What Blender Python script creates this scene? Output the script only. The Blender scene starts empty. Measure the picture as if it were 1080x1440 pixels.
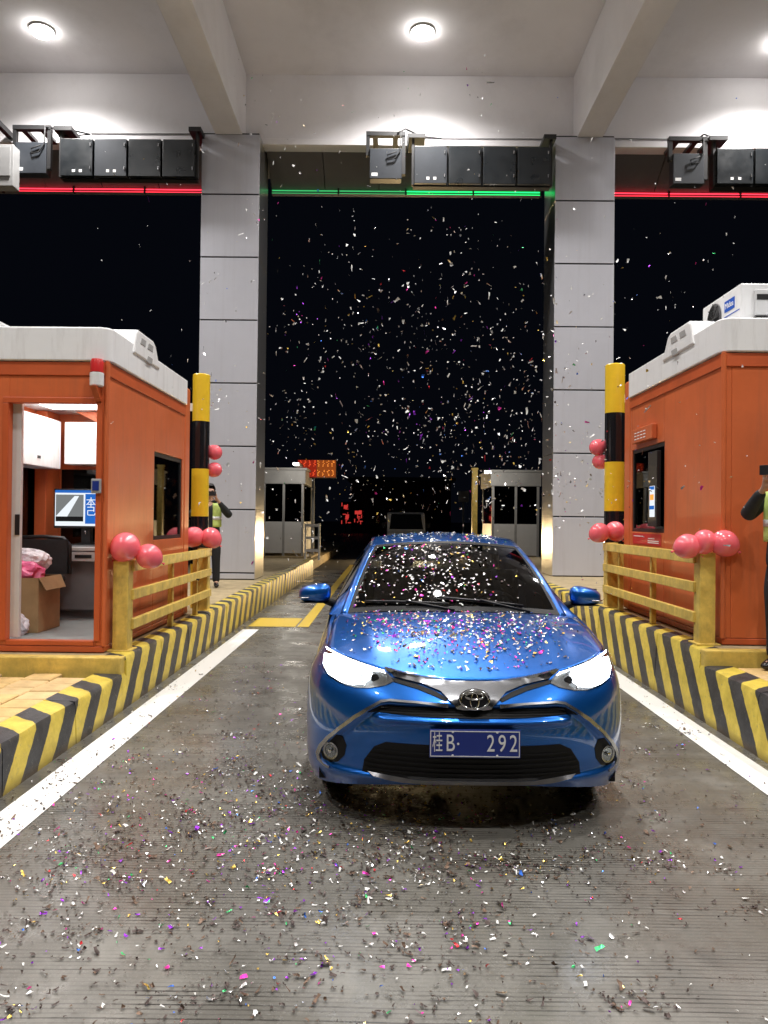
import bpy, bmesh, math, random
import numpy as np
from mathutils import Vector, Matrix, Euler, Quaternion
from mathutils.geometry import delaunay_2d_cdt
R = math.radians
random.seed(7)
sc = bpy.context.scene
col = sc.collection

# ------------------------------------------------------------------ camera, world, exposure
cam = bpy.data.cameras.new('camera')
cam.sensor_fit = 'VERTICAL'; cam.sensor_height = 36.0; cam.lens = 27.0
cam.clip_start = 0.05; cam.clip_end = 2000
camo = bpy.data.objects.new('camera', cam); col.objects.link(camo)
AX = Matrix(((0.99992914, 0.01047162, -0.00566182), (0.00555518, 0.0101845, 0.99993271), (0.01052857, -0.9998933, 0.01012561)))
m3 = Matrix((AX.col[0], -AX.col[1], -AX.col[2])).transposed()
camo.matrix_world = Matrix.Translation((0, 0, 1.6)) @ m3.to_4x4()
sc.camera = camo
w = bpy.data.worlds.new('World'); sc.world = w; w.use_nodes = True
bg = w.node_tree.nodes['Background']
bg.inputs[0].default_value = (0.10, 0.13, 0.24, 1); bg.inputs[1].default_value = 0.012
vs = sc.view_settings
vs.view_transform = 'Standard'; vs.look = 'None'; vs.gamma = 1.0; vs.use_curve_mapping = False
vs.exposure = 0.32
LAMP_POWER = 1100.0    # watts of each canopy downlight
cy = sc.cycles
cy.use_denoising = True; cy.use_adaptive_sampling = True; cy.adaptive_threshold = .02
cy.max_bounces = 8; cy.diffuse_bounces = 4; cy.glossy_bounces = 4; cy.transmission_bounces = 6; cy.transparent_max_bounces = 12
cy.sample_clamp_indirect = 4.0; cy.caustics_reflective = False; cy.caustics_refractive = False

# ------------------------------------------------------------------ materials
def nodes(name):
    m = bpy.data.materials.new(name); m.use_nodes = True
    nt = m.node_tree
    return m, nt, nt.nodes, nt.links, nt.nodes['Principled BSDF']
def mat(name, c, rough=0.5, metal=0.0, var=0.0, scale=6.0, bump=0.0, bscale=40.0, coat=0.0, emit=None, estr=0.0, rvar=0.0, spec=None):
    m, nt, N, L, p = nodes(name)
    p.inputs['Base Color'].default_value = (*c, 1)
    p.inputs['Roughness'].default_value = rough; p.inputs['Metallic'].default_value = metal
    if spec is not None: p.inputs['Specular IOR Level'].default_value = spec
    if coat: p.inputs['Coat Weight'].default_value = coat; p.inputs['Coat Roughness'].default_value = 0.04
    if emit:
        p.inputs['Emission Color'].default_value = (*emit, 1); p.inputs['Emission Strength'].default_value = estr
    if var or rvar or bump:
        tc = N.new('ShaderNodeTexCoord')
    if var:
        n = N.new('ShaderNodeTexNoise'); n.inputs['Scale'].default_value = scale; n.inputs['Detail'].default_value = 8; n.inputs['Roughness'].default_value = .65
        L.new(tc.outputs['Object'], n.inputs['Vector'])
        r = N.new('ShaderNodeMapRange'); r.inputs['From Min'].default_value = .3; r.inputs['From Max'].default_value = .7
        r.inputs['To Min'].default_value = 1 - var; r.inputs['To Max'].default_value = 1 + var * .5
        L.new(n.outputs['Fac'], r.inputs['Value'])
        mx = N.new('ShaderNodeMix'); mx.data_type = 'RGBA'; mx.blend_type = 'MULTIPLY'; mx.inputs['Factor'].default_value = 1
        mx.inputs['A'].default_value = (*c, 1)
        L.new(r.outputs['Result'], mx.inputs['B']); L.new(mx.outputs['Result'], p.inputs['Base Color'])
    if rvar:
        n2 = N.new('ShaderNodeTexNoise'); n2.inputs['Scale'].default_value = scale * .6; n2.inputs['Detail'].default_value = 6
        L.new(tc.outputs['Object'], n2.inputs['Vector'])
        r2 = N.new('ShaderNodeMapRange'); r2.inputs['From Min'].default_value = .3; r2.inputs['From Max'].default_value = .7
        r2.inputs['To Min'].default_value = max(.03, rough - rvar); r2.inputs['To Max'].default_value = min(1, rough + rvar)
        L.new(n2.outputs['Fac'], r2.inputs['Value']); L.new(r2.outputs['Result'], p.inputs['Roughness'])
    if bump:
        n3 = N.new('ShaderNodeTexNoise'); n3.inputs['Scale'].default_value = bscale; n3.inputs['Detail'].default_value = 5
        L.new(tc.outputs['Object'], n3.inputs['Vector'])
        b = N.new('ShaderNodeBump'); b.inputs['Strength'].default_value = bump; b.inputs['Distance'].default_value = .01
        L.new(n3.outputs['Fac'], b.inputs['Height']); L.new(b.outputs['Normal'], p.inputs['Normal'])
    return m
def emis(name, c, s):
    m, nt, N, L, p = nodes(name)
    e = N.new('ShaderNodeEmission'); e.inputs[0].default_value = (*c, 1); e.inputs[1].default_value = s
    L.new(e.outputs[0], N['Material Output'].inputs[0]); N.remove(p)
    return m
def math_node(N, L, op, a, b=None, c=None):
    n = N.new('ShaderNodeMath'); n.operation = op
    for i, v in enumerate((a, b, c)):
        if v is None: continue
        if isinstance(v, (int, float)): n.inputs[i].default_value = v
        else: L.new(v, n.inputs[i])
    return n.outputs[0]

def glass(name, tint, refl=1.0, rough=0.02):
    m, nt, N, L, p = nodes(name)
    t = N.new('ShaderNodeBsdfTransparent'); t.inputs[0].default_value = (*tint, 1)
    g = N.new('ShaderNodeBsdfGlossy'); g.inputs['Roughness'].default_value = rough; g.inputs[0].default_value = (refl, refl, refl, 1)
    lw = N.new('ShaderNodeLayerWeight'); lw.inputs['Blend'].default_value = .5
    f5 = math_node(N, L, 'POWER', lw.outputs['Facing'], 5.0)
    fr = math_node(N, L, 'ADD', math_node(N, L, 'MULTIPLY', f5, .9), .045)
    mx = N.new('ShaderNodeMixShader')
    L.new(fr, mx.inputs[0]); L.new(t.outputs[0], mx.inputs[1]); L.new(g.outputs[0], mx.inputs[2])
    L.new(mx.outputs[0], N['Material Output'].inputs[0]); N.remove(p)
    return m
M = {}
M['plaster'] = mat('plaster', (.86, .84, .855), .8, var=.06, scale=.5, bump=.05, bscale=14)
M['alu'] = mat('aluminium_panel', (.57, .58, .64), .42, metal=.2, var=.05, scale=1.2, rvar=.06)
M['alu_side'] = mat('brushed_aluminium', (.50, .50, .51), .28, metal=.9, var=.06, scale=1.5)
M['joint'] = mat('joint_dark', (.02, .02, .022), .8)
M['soffit'] = mat('soffit_panel', (.13, .125, .125), .5, var=.12, scale=2)
M['cabinet'] = mat('cabinet_black', (.012, .015, .018), .34, var=.2, scale=5, rvar=.1)
M['cabinet_grey'] = mat('cabinet_grey', (.035, .04, .048), .36, var=.15, scale=5)
M['blackmetal'] = mat('black_metal', (.012, .012, .013), .45)
M['white'] = mat('white_plastic', (.80, .81, .82), .38, var=.04, scale=3, rvar=.06)
M['sticker'] = mat('white_sticker', (.85, .85, .85), .6)
M['orange'] = mat('orange_paint', (.60, .135, .042), .40, var=.13, scale=1.8, rvar=.1, bump=.02, bscale=30)
M['darkorange'] = mat('orange_trim', (.53, .10, .028), .42, var=.15, scale=3)
M['yellow'] = mat('yellow_paint', (.70, .50, .11), .5, var=.28, scale=9, rvar=.12, bump=.08, bscale=60)
M['yellow_post'] = mat('yellow_gloss', (.85, .56, .03), .3, var=.08, scale=7, coat=.3)
M['black_post'] = mat('black_gloss', (.012, .012, .014), .16, coat=.4)
M['red_sticker'] = mat('red_sticker', (.55, .03, .03), .5)
M['concrete_top'] = mat('island_concrete', (.42, .33, .19), .75, var=.3, scale=5, bump=.2, bscale=50)
M['asphalt'] = mat('asphalt', (.05, .05, .052), .55, var=.3, scale=3, bump=.15, bscale=80)
M['glassdark'] = glass('booth_glass', (.10, .12, .11), 1.0)
M['glassclear'] = glass('clear_glass', (.8, .84, .84))
M['carglass'] = glass('windscreen_glass', (.26, .28, .28))
M['chrome'] = mat('chrome', (.78, .79, .80), .12, metal=1.0)
M['satin'] = mat('satin_silver', (.40, .41, .43), .27, metal=.95)
M['wing'] = mat('wing_chrome', (.34, .35, .37), .2, metal=.95)
M['lip'] = mat('lip_grey', (.16, .16, .17), .3, metal=.6)
M['darkplastic'] = mat('dark_plastic', (.006, .006, .007), .5, bump=.1, bscale=120, spec=.25)
M['rubber'] = mat('rubber', (.015, .015, .016), .8, var=.2, scale=20)
M['alloy'] = mat('alloy', (.5, .5, .52), .3, metal=.9)
M['lampglass'] = glass('lamp_cover_glass', (.93, .95, .96))
M['seat'] = mat('seat_fabric', (.03, .03, .032), .9, var=.2, scale=30)
M['dash'] = mat('dashboard', (.02, .02, .021), .7)
M['platebl'] = mat('plate_blue', (.012, .03, .22), .4)
M['platewh'] = mat('plate_white', (.75, .76, .78), .5)
M['grey_desk'] = mat('grey_laminate', (.20, .20, .21), .5, var=.1, scale=4)
M['light_desk'] = mat('light_grey', (.62, .63, .64), .45, var=.06)
M['cardboard'] = mat('cardboard', (.40, .27, .13), .85, var=.2, scale=5, bump=.06, bscale=30)
M['pinkplastic'] = mat('pink_plastic', (.85, .16, .36), .35, var=.2, scale=7, bump=.7, bscale=14)
M['whiteplasticbag'] = mat('white_bag', (.72, .70, .76), .35, var=.25, scale=9, bump=.8, bscale=16)
M['skin'] = mat('skin', (.52, .30, .21), .55, var=.1, scale=20)
M['hair'] = mat('hair', (.012, .01, .009), .6)
M['jacket'] = mat('dark_jacket', (.016, .018, .02), .8, var=.3, scale=12, bump=.35, bscale=9)
M['trousers'] = mat('dark_trousers', (.011, .012, .015), .85, var=.3, scale=10, bump=.35, bscale=8)
M['shoe'] = mat('black_leather', (.012, .01, .01), .3)
M['hivis'] = mat('hivis_vest', (.62, .78, .22), .6, var=.15, scale=15)
M['reflective'] = mat('reflective_tape', (.75, .76, .74), .4)
M['grey_paint'] = mat('grey_painted_metal', (.34, .34, .34), .55, var=.15, scale=3)
M['floor_in'] = mat('booth_floor', (.30, .33, .33), .5, var=.15, scale=6)
M['redplastic'] = mat('red_lens', (.6, .03, .03), .25)
M['fan'] = mat('fan_grille', (.10, .10, .105), .5)
M['midea'] = mat('logo_blue', (.02, .10, .50), .4)
M['paver'] = mat('paver_clay', (.62, .42, .17), .75, var=.25, scale=7, bump=.25, bscale=60)
M['paver2'] = mat('paver_clay_pale', (.66, .46, .22), .75, var=.25, scale=6, bump=.25, bscale=60)
M['balloon'] = None
M['lamp_on'] = emis('lamp_glow', (1.0, .97, .93), 45.0)
M['head_on'] = emis('headlamp_glow', (.93, .96, 1.0), 14.0)
M['warm_on'] = emis('warm_headlamp', (1.0, .70, .34), 1800.0)
M['led_red'] = emis('led_red', (1.0, .035, .065), 2.2)
M['led_green'] = emis('led_green', (.02, 1.0, .20), 1.7)
M['led_green_dim'] = emis('led_green_worn', (.10, 1.0, .30), .45)
M['booth_on'] = emis('booth_ceiling_light', (1.0, .97, .93), 9.0)
M['screen_white'] = emis('screen_white', (.8, .85, .9), .9)
M['screen_blue'] = emis('screen_blue', (.02, .13, .50), .9)
M['screen_grey'] = emis('screen_grey', (.20, .21, .21), .8)
M['flood'] = emis('flood_lens', (1, .97, .92), 6.0)
M['screen_dark'] = emis('screen_dark', (.01, .01, .01), 1.0)
M['sign_red'] = emis('led_sign_red', (1.0, .10, .03), 1.2)
M['sign_orange'] = emis('led_sign_orange', (1.0, .30, .05), 1.2)
M['tail_red'] = emis('tail_red', (1.0, .07, .06), .45)

def streaks(m, amount, sv):
    """rain streaks and grime over a painted wall"""
    nt = m.node_tree; N, L = nt.nodes, nt.links; p = N['Principled BSDF']
    src = p.inputs['Base Color'].links[0].from_socket
    tc = N.new('ShaderNodeTexCoord'); mp = N.new('ShaderNodeMapping'); mp.inputs['Scale'].default_value = sv; L.new(tc.outputs['Object'], mp.inputs[0])
    n = N.new('ShaderNodeTexNoise'); n.inputs['Scale'].default_value = 1.0; n.inputs['Detail'].default_value = 9; n.inputs['Roughness'].default_value = .7; L.new(mp.outputs[0], n.inputs['Vector'])
    r = N.new('ShaderNodeMapRange'); r.inputs['From Min'].default_value = .5; r.inputs['From Max'].default_value = .72; r.inputs['To Max'].default_value = amount; L.new(n.outputs['Fac'], r.inputs['Value'])
    x = N.new('ShaderNodeMix'); x.data_type = 'RGBA'; L.new(r.outputs['Result'], x.inputs['Factor']); L.new(src, x.inputs['A']); x.inputs['B'].default_value = (.13, .085, .06, 1)
    L.new(x.outputs['Result'], p.inputs['Base Color'])
streaks(M['orange'], .22, (14, 14, .9)); streaks(M['white'], .22, (9, 9, 1.2)); streaks(M['alu'], .10, (7, 7, .35)); streaks(M['plaster'], .12, (.7, .5, .5)); streaks(M['yellow'], .35, (12, 12, 5))
def balloon_mat():
    m, nt, N, L, p = nodes('balloon_latex')
    p.inputs['Base Color'].default_value = (.93, .17, .21, 1); p.inputs['Roughness'].default_value = .14
    p.inputs['Transmission Weight'].default_value = 0.0
    p.inputs['Subsurface Weight'].default_value = .35; p.inputs['Subsurface Radius'].default_value = (.08, .02, .02); p.inputs['Subsurface Scale'].default_value = .5
    p.inputs['Coat Weight'].default_value = .4
    return m
M['balloon'] = balloon_mat()

def paint_mat():
    m, nt, N, L, p = nodes('car_paint_blue')
    p.inputs['Base Color'].default_value = (.006, .112, .45, 1); p.inputs['Metallic'].default_value = .72
    p.inputs['Roughness'].default_value = .33; p.inputs['Coat Weight'].default_value = 1.0; p.inputs['Coat Roughness'].default_value = .035
    tc = N.new('ShaderNodeTexCoord'); n = N.new('ShaderNodeTexNoise'); n.inputs['Scale'].default_value = 900; n.inputs['Detail'].default_value = 1
    L.new(tc.outputs['Object'], n.inputs['Vector'])
    b = N.new('ShaderNodeBump'); b.inputs['Strength'].default_value = .05; b.inputs['Distance'].default_value = .001
    L.new(n.outputs['Fac'], b.inputs['Height']); L.new(b.outputs['Normal'], p.inputs['Normal'])
    return m
M['paint'] = paint_mat()

def kerb_mat(name, x0, y_first, period=.44, k=.75):
    """yellow and black hazard stripes painted round the nose of the kerb, chipped and dirty"""
    m, nt, N, L, p = nodes(name)
    tc = N.new('ShaderNodeTexCoord'); sx = N.new('ShaderNodeSeparateXYZ'); L.new(tc.outputs['Object'], sx.inputs[0])
    wob = N.new('ShaderNodeTexNoise'); wob.inputs['Scale'].default_value = 9; wob.inputs['Detail'].default_value = 3; L.new(tc.outputs['Object'], wob.inputs['Vector'])
    ax = math_node(N, L, 'ABSOLUTE', sx.outputs[0])
    t = math_node(N, L, 'ADD', math_node(N, L, 'SUBTRACT', ax, x0), sx.outputs[2])
    s = math_node(N, L, 'SUBTRACT', sx.outputs[1], math_node(N, L, 'MULTIPLY', t, k))
    s = math_node(N, L, 'ADD', s, math_node(N, L, 'MULTIPLY', math_node(N, L, 'SUBTRACT', wob.outputs['Fac'], .5), .05))
    f = math_node(N, L, 'FRACT', math_node(N, L, 'DIVIDE', math_node(N, L, 'SUBTRACT', s, y_first), period))
    isy = math_node(N, L, 'LESS_THAN', f, .5)
    n1 = N.new('ShaderNodeTexNoise'); n1.inputs['Scale'].default_value = 7; n1.inputs['Detail'].default_value = 9; n1.inputs['Roughness'].default_value = .7; L.new(tc.outputs['Object'], n1.inputs['Vector'])
    def ramp(src, a, b, lo, hi):
        r = N.new('ShaderNodeMapRange'); r.inputs['From Min'].default_value = a; r.inputs['From Max'].default_value = b
        r.inputs['To Min'].default_value = lo; r.inputs['To Max'].default_value = hi; L.new(src, r.inputs['Value']); return r.outputs['Result']
    def mixc(f, a, b):
        x = N.new('ShaderNodeMix'); x.data_type = 'RGBA'
        if isinstance(f, (int, float)): x.inputs['Factor'].default_value = f
        else: L.new(f, x.inputs['Factor'])
        for k_, v in (('A', a), ('B', b)):
            if isinstance(v, tuple): x.inputs[k_].default_value = (*v, 1)
            else: L.new(v, x.inputs[k_])
        return x.outputs['Result']
    yel = mixc(ramp(n1.outputs['Fac'], .35, .65, 0, 1), (.50, .37, .045), (.74, .57, .085))
    blk = mixc(ramp(n1.outputs['Fac'], .4, .7, 0, 1), (.018, .019, .022), (.06, .06, .066))
    c = mixc(isy, blk, yel)
    n2 = N.new('ShaderNodeTexNoise'); n2.inputs['Scale'].default_value = 26; n2.inputs['Detail'].default_value = 10; n2.inputs['Roughness'].default_value = .8; L.new(tc.outputs['Object'], n2.inputs['Vector'])
    wear = ramp(n2.outputs['Fac'], .575, .66, 0, .85)
    c = mixc(wear, c, (.20, .185, .15))
    # dried mud splashed up from the gutter
    low = ramp(sx.outputs[2], .0, .07, .8, 0)
    c = mixc(math_node(N, L, 'MULTIPLY', low, ramp(n1.outputs['Fac'], .35, .6, .3, 1)), c, (.15, .11, .065))
    L.new(c, p.inputs['Base Color']); p.inputs['Roughness'].default_value = .5
    b = N.new('ShaderNodeBump'); b.inputs['Strength'].default_value = .25; b.inputs['Distance'].default_value = .01
    L.new(n2.outputs['Fac'], b.inputs['Height']); L.new(b.outputs['Normal'], p.inputs['Normal'])
    return m
M['kerb_l'] = kerb_mat('kerb_hazard_stripes', 2.19, 4.38)
M['kerb_r'] = kerb_mat('kerb_hazard_stripes_opposite', 2.55, 4.62)

def lane_mat():
    """damp tined concrete: cross grooves, tyre polish, damp patches"""
    m, nt, N, L, p = nodes('grooved_concrete')
    tc = N.new('ShaderNodeTexCoord'); sx = N.new('ShaderNodeSeparateXYZ'); L.new(tc.outputs['Object'], sx.inputs[0])
    def noise(scale, sv=(1, 1, 1), det=6, rough=.6):
        mp = N.new('ShaderNodeMapping'); mp.inputs['Scale'].default_value = sv; L.new(tc.outputs['Object'], mp.inputs[0])
        n = N.new('ShaderNodeTexNoise'); n.inputs['Scale'].default_value = scale; n.inputs['Detail'].default_value = det; n.inputs['Roughness'].default_value = rough
        L.new(mp.outputs[0], n.inputs['Vector']); return n.outputs['Fac']
    def ramp(src, a, b, lo, hi):
        r = N.new('ShaderNodeMapRange'); r.inputs['From Min'].default_value = a; r.inputs['From Max'].default_value = b
        r.inputs['To Min'].default_value = lo; r.inputs['To Max'].default_value = hi; L.new(src, r.inputs['Value']); return r.outputs['Result']
    def mixc(f, a, b):
        x = N.new('ShaderNodeMix'); x.data_type = 'RGBA'
        L.new(f, x.inputs['Factor'])
        for k_, v in (('A', a), ('B', b)):
            if isinstance(v, tuple): x.inputs[k_].default_value = (*v, 1)
            else: L.new(v, x.inputs[k_])
        return x.outputs['Result']
    big = noise(.8, det=5); mid = noise(5, det=8, rough=.7); fine = noise(70, det=4)
    yy = math_node(N, L, 'ADD', sx.outputs[1], math_node(N, L, 'MULTIPLY', math_node(N, L, 'SUBTRACT', noise(.6, (1, .5, 1), 2), .5), .06))
    row = math_node(N, L, 'FLOOR', math_node(N, L, 'DIVIDE', yy, .024))
    fr = math_node(N, L, 'FRACT', math_node(N, L, 'DIVIDE', yy, .024))
    wn = N.new('ShaderNodeTexWhiteNoise'); wn.noise_dimensions = '1D'; L.new(row, wn.inputs['W'])
    depth = math_node(N, L, 'MULTIPLY', ramp(wn.outputs['Value'], .0, .7, .25, 1), ramp(noise(1.0, (1.0, 1.6, 1), 7, .7), .36, .58, 0, 1))
    line = math_node(N, L, 'LESS_THAN', math_node(N, L, 'ABSOLUTE', math_node(N, L, 'SUBTRACT', fr, .5)), .16)
    groove = math_node(N, L, 'MULTIPLY', line, depth)
    c = mixc(ramp(mid, .3, .7, 0, 1), (.125, .121, .106), (.205, .198, .176))
    c = mixc(ramp(big, .40, .62, 0, .8), c, (.112, .104, .090))
    c = mixc(ramp(noise(1.6, (1, .8, 1), 9, .72), .52, .72, 0, .55), c, (.30, .290, .262))
    c = mixc(math_node(N, L, 'MULTIPLY', ramp(noise(160, det=2), .6, .7, 0, 1), .5), c, (.30, .28, .25))
    trk = math_node(N, L, 'ABSOLUTE', math_node(N, L, 'SUBTRACT', math_node(N, L, 'ABSOLUTE', math_node(N, L, 'SUBTRACT', sx.outputs[0], .3)), .78))
    c = mixc(math_node(N, L, 'MULTIPLY', ramp(trk, .08, .32, .45, 0), ramp(noise(2.0, (1, .15, 1), 5, .6), .35, .65, .2, 1)), c, (.085, .080, .072))
    oil = ramp(noise(1.1, (1, 1, 1), 3, .5), .66, .72, 0, .55)
    c = mixc(oil, c, (.05, .047, .043))
    c = mixc(math_node(N, L, 'MULTIPLY', groove, .95), c, (.026, .023, .020))
    L.new(c, p.inputs['Base Color'])
    rg = ramp(noise(1.3, det=7, rough=.7), .40, .60, .10, .42)
    L.new(math_node(N, L, 'ADD', rg, math_node(N, L, 'MULTIPLY', fine, .10)), p.inputs['Roughness'])
    h = math_node(N, L, 'SUBTRACT', math_node(N, L, 'ADD', math_node(N, L, 'MULTIPLY', mid, .6), math_node(N, L, 'MULTIPLY', fine, .35)), math_node(N, L, 'MULTIPLY', groove, .9))
    b = N.new('ShaderNodeBump'); b.inputs['Strength'].default_value = .28; b.inputs['Distance'].default_value = .005
    L.new(h, b.inputs['Height']); L.new(b.outputs['Normal'], p.inputs['Normal'])
    return m
M['lane'] = lane_mat()
def line_mat(name, c, cut=.60):
    m, nt, N, L, p = nodes(name)
    tc = N.new('ShaderNodeTexCoord')
    n = N.new('ShaderNodeTexNoise'); n.inputs['Scale'].default_value = 14; n.inputs['Detail'].default_value = 12; n.inputs['Roughness'].default_value = .8; L.new(tc.outputs['Object'], n.inputs['Vector'])
    r = N.new('ShaderNodeMapRange'); r.inputs['From Min'].default_value = cut; r.inputs['From Max'].default_value = cut + .05; L.new(n.outputs['Fac'], r.inputs['Value'])
    x = N.new('ShaderNodeMix'); x.data_type = 'RGBA'; x.inputs['A'].default_value = (*c, 1); x.inputs['B'].default_value = (.16, .15, .13, 1); L.new(r.outputs['Result'], x.inputs['Factor'])
    L.new(x.outputs['Result'], p.inputs['Base Color']); p.inputs['Roughness'].default_value = .45
    return m
M['line_white'] = line_mat('road_line_white', (.84, .84, .82), .66)
M['line_yellow'] = line_mat('road_line_yellow', (.62, .43, .05), .60)

# confetti foils
FOIL = []
def foil(name, c, metal, rough):
    m = mat(name, c, rough, metal); FOIL.append(m); return m
foil('foil_silver', (.85, .85, .86), .85, .25); foil('foil_gold', (.80, .55, .12), .9, .28)
foil('foil_purple', (.30, .04, .60), .8, .3); foil('foil_magenta', (.75, .05, .38), .8, .3)
foil('foil_green', (.05, .45, .15), .8, .3); foil('foil_red', (.60, .03, .04), .8, .3)
foil('foil_blue', (.05, .18, .70), .8, .3); foil('paper_white', (.82, .82, .80), 0, .6)
foil('foil_mirrored_dark', (.07, .05, .045), .6, .4); foil('foil_brown', (.12, .075, .05), .6, .4)  # dark surroundings mirrored in the foil, put into these two base colours
FOILNAME = ['silver', 'gold', 'purple', 'magenta', 'green', 'red', 'blue', 'white', 'dark', 'brown']

# ------------------------------------------------------------------ geometry helpers
ORG = {}
def thing(name, label, cat, loc=(0, 0, 0), group=None):
    o = bpy.data.objects.new(name, None); col.objects.link(o); o.empty_display_size = .1
    o.location = loc; ORG[o] = Vector(loc)
    o['label'] = label; o['category'] = cat
    if group: o['group'] = group
    return o
def tag(o, label, cat, group=None):
    o['label'] = label; o['category'] = cat
    if group: o['group'] = group
    return o
def structure(o): o['kind'] = 'structure'; return o
def stuff(o): o['kind'] = 'stuff'; return o
class G:
    def __init__(s): s.v = []; s.f = []; s.mi = []; s.cur = 0
    def add(s, vs_, fs):
        b = len(s.v); s.v += [tuple(map(float, q)) for q in vs_]
        for f in fs: s.f.append(tuple(b + i for i in f)); s.mi.append(s.cur)
        return s
    def box(s, x0, x1, y0, y1, z0, z1):
        if x0 > x1: x0, x1 = x1, x0
        if y0 > y1: y0, y1 = y1, y0
        if z0 > z1: z0, z1 = z1, z0
        return s.add([(x0, y0, z0), (x1, y0, z0), (x1, y1, z0), (x0, y1, z0), (x0, y0, z1), (x1, y0, z1), (x1, y1, z1), (x0, y1, z1)],
              [(3, 2, 1, 0), (4, 5, 6, 7), (0, 1, 5, 4), (1, 2, 6, 5), (2, 3, 7, 6), (3, 0, 4, 7)])
    def prism(s, poly, axis, a, b):
        """poly in the two other axes, swept along axis from a to b"""
        def P(u, v, t): return {'x': (t, u, v), 'y': (u, t, v), 'z': (u, v, t)}[axis]
        n = len(poly)
        return s.add([P(u, v, a) for u, v in poly] + [P(u, v, b) for u, v in poly],
              [tuple(range(n)), tuple(range(2 * n - 1, n - 1, -1))] + [(i, (i + 1) % n, n + (i + 1) % n, n + i) for i in range(n)])
    def tube(s, pts, r, n=8, cap=True):
        pts = [Vector(p) for p in pts]; rs = r if isinstance(r, (list, tuple)) else [r] * len(pts)
        ring = []; up = None
        for i, p in enumerate(pts):
            d = (pts[min(i + 1, len(pts) - 1)] - pts[max(i - 1, 0)]).normalized()
            if up is None: up = Vector((0, 0, 1)) if abs(d.z) < .9 else Vector((1, 0, 0))
            a = d.cross(up).normalized(); b = a.cross(d).normalized(); up = b
            ring.append([p + (a * math.cos(t) + b * math.sin(t)) * rs[i] for t in [2 * math.pi * k / n for k in range(n)]])
        vs_ = [q for rg in ring for q in rg]; fs = []
        for i in range(len(pts) - 1):
            for k in range(n): fs.append((i * n + k, i * n + (k + 1) % n, (i + 1) * n + (k + 1) % n, (i + 1) * n + k))
        if cap: fs.append(tuple(range(n - 1, -1, -1))); fs.append(tuple((len(pts) - 1) * n + k for k in range(n)))
        return s.add(vs_, fs)
    def lathe(s, prof, c=(0, 0, 0), axis='z', n=20):
        vs_ = []; c = Vector(c)
        for r, h in prof:
            for k in range(n):
                t = 2 * math.pi * k / n; a, b = r * math.cos(t), r * math.sin(t)
                vs_.append(c + Vector({'z': (a, b, h), 'y': (a, h, b), 'x': (h, a, b)}[axis]))
        fs = []
        for i in range(len(prof) - 1):
            for k in range(n): fs.append((i * n + k, i * n + (k + 1) % n, (i + 1) * n + (k + 1) % n, (i + 1) * n + k))
        fs.append(tuple(range(n - 1, -1, -1))); fs.append(tuple((len(prof) - 1) * n + k for k in range(n)))
        return s.add(vs_, fs)
    def grid(s, fn, nu, nv, keep=None):
        vs_ = [fn(i / nu, j / nv) for j in range(nv + 1) for i in range(nu + 1)]
        fs = [(j * (nu + 1) + i, j * (nu + 1) + i + 1, (j + 1) * (nu + 1) + i + 1, (j + 1) * (nu + 1) + i)
              for j in range(nv) for i in range(nu) if keep is None or keep((i + .5) / nu, (j + .5) / nv)]
        return s.add(vs_, fs)
    def build(s, name, m, parent=None, smooth=False, bevel=0, recalc=True, solid=0, loc=None, weld=False):
        o0 = ORG[parent] if parent is not None else (Vector(loc) if loc else Vector((0, 0, 0)))
        me = bpy.data.meshes.new(name)
        me.from_pydata([(v[0] - o0.x, v[1] - o0.y, v[2] - o0.z) for v in s.v], [], s.f)
        ms = m if isinstance(m, (list, tuple)) else [m]
        for q in ms: me.materials.append(q)
        if len(ms) > 1:
            me.polygons.foreach_set('material_index', s.mi)
        if recalc or weld:
            bm = bmesh.new(); bm.from_mesh(me)
            if weld: bmesh.ops.remove_doubles(bm, verts=bm.verts, dist=1e-4)
            bmesh.ops.recalc_face_normals(bm, faces=bm.faces); bm.to_mesh(me); bm.free()
        if smooth:
            me.polygons.foreach_set('use_smooth', [True] * len(me.polygons))
            if smooth != 'all': me.set_sharp_from_angle(angle=R(38))
        o = bpy.data.objects.new(name, me); col.objects.link(o)
        if parent is not None: o.parent = parent; ORG[o] = o0
        else: o.location = o0; ORG[o] = o0
        if bevel:
            b = o.modifiers.new('bevel', 'BEVEL'); b.width = bevel; b.segments = 2; b.limit_method = 'ANGLE'
        if solid:
            b = o.modifiers.new('thickness', 'SOLIDIFY'); b.thickness = solid; b.offset = -1
        return o
def bx(name, m, parent, *a, bevel=0, **k): return G().box(*a).build(name, m, parent, bevel=bevel, **k)
def rod(a, b): return [a, b]
def text(name, body, size, m, parent, loc, rot, ext=.001, align='CENTER', sx=1.0):
    """lettering as a real mesh"""
    c = bpy.data.curves.new(name, 'FONT'); c.body = body; c.size = size; c.extrude = ext; c.align_x = align; c.align_y = 'CENTER'
    tmp = bpy.data.objects.new(name, c); col.objects.link(tmp)
    bpy.context.view_layer.update()
    me = bpy.data.meshes.new_from_object(tmp.evaluated_get(bpy.context.evaluated_depsgraph_get()))
    bpy.data.objects.remove(tmp); me.materials.clear(); me.materials.append(m); me.name = name
    o = bpy.data.objects.new(name, me); col.objects.link(o); o.rotation_euler = rot; o.scale = (sx, 1, 1)
    o.parent = parent; o.location = Vector(loc) - ORG[parent]; ORG[o] = ORG[parent]
    return o

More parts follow.
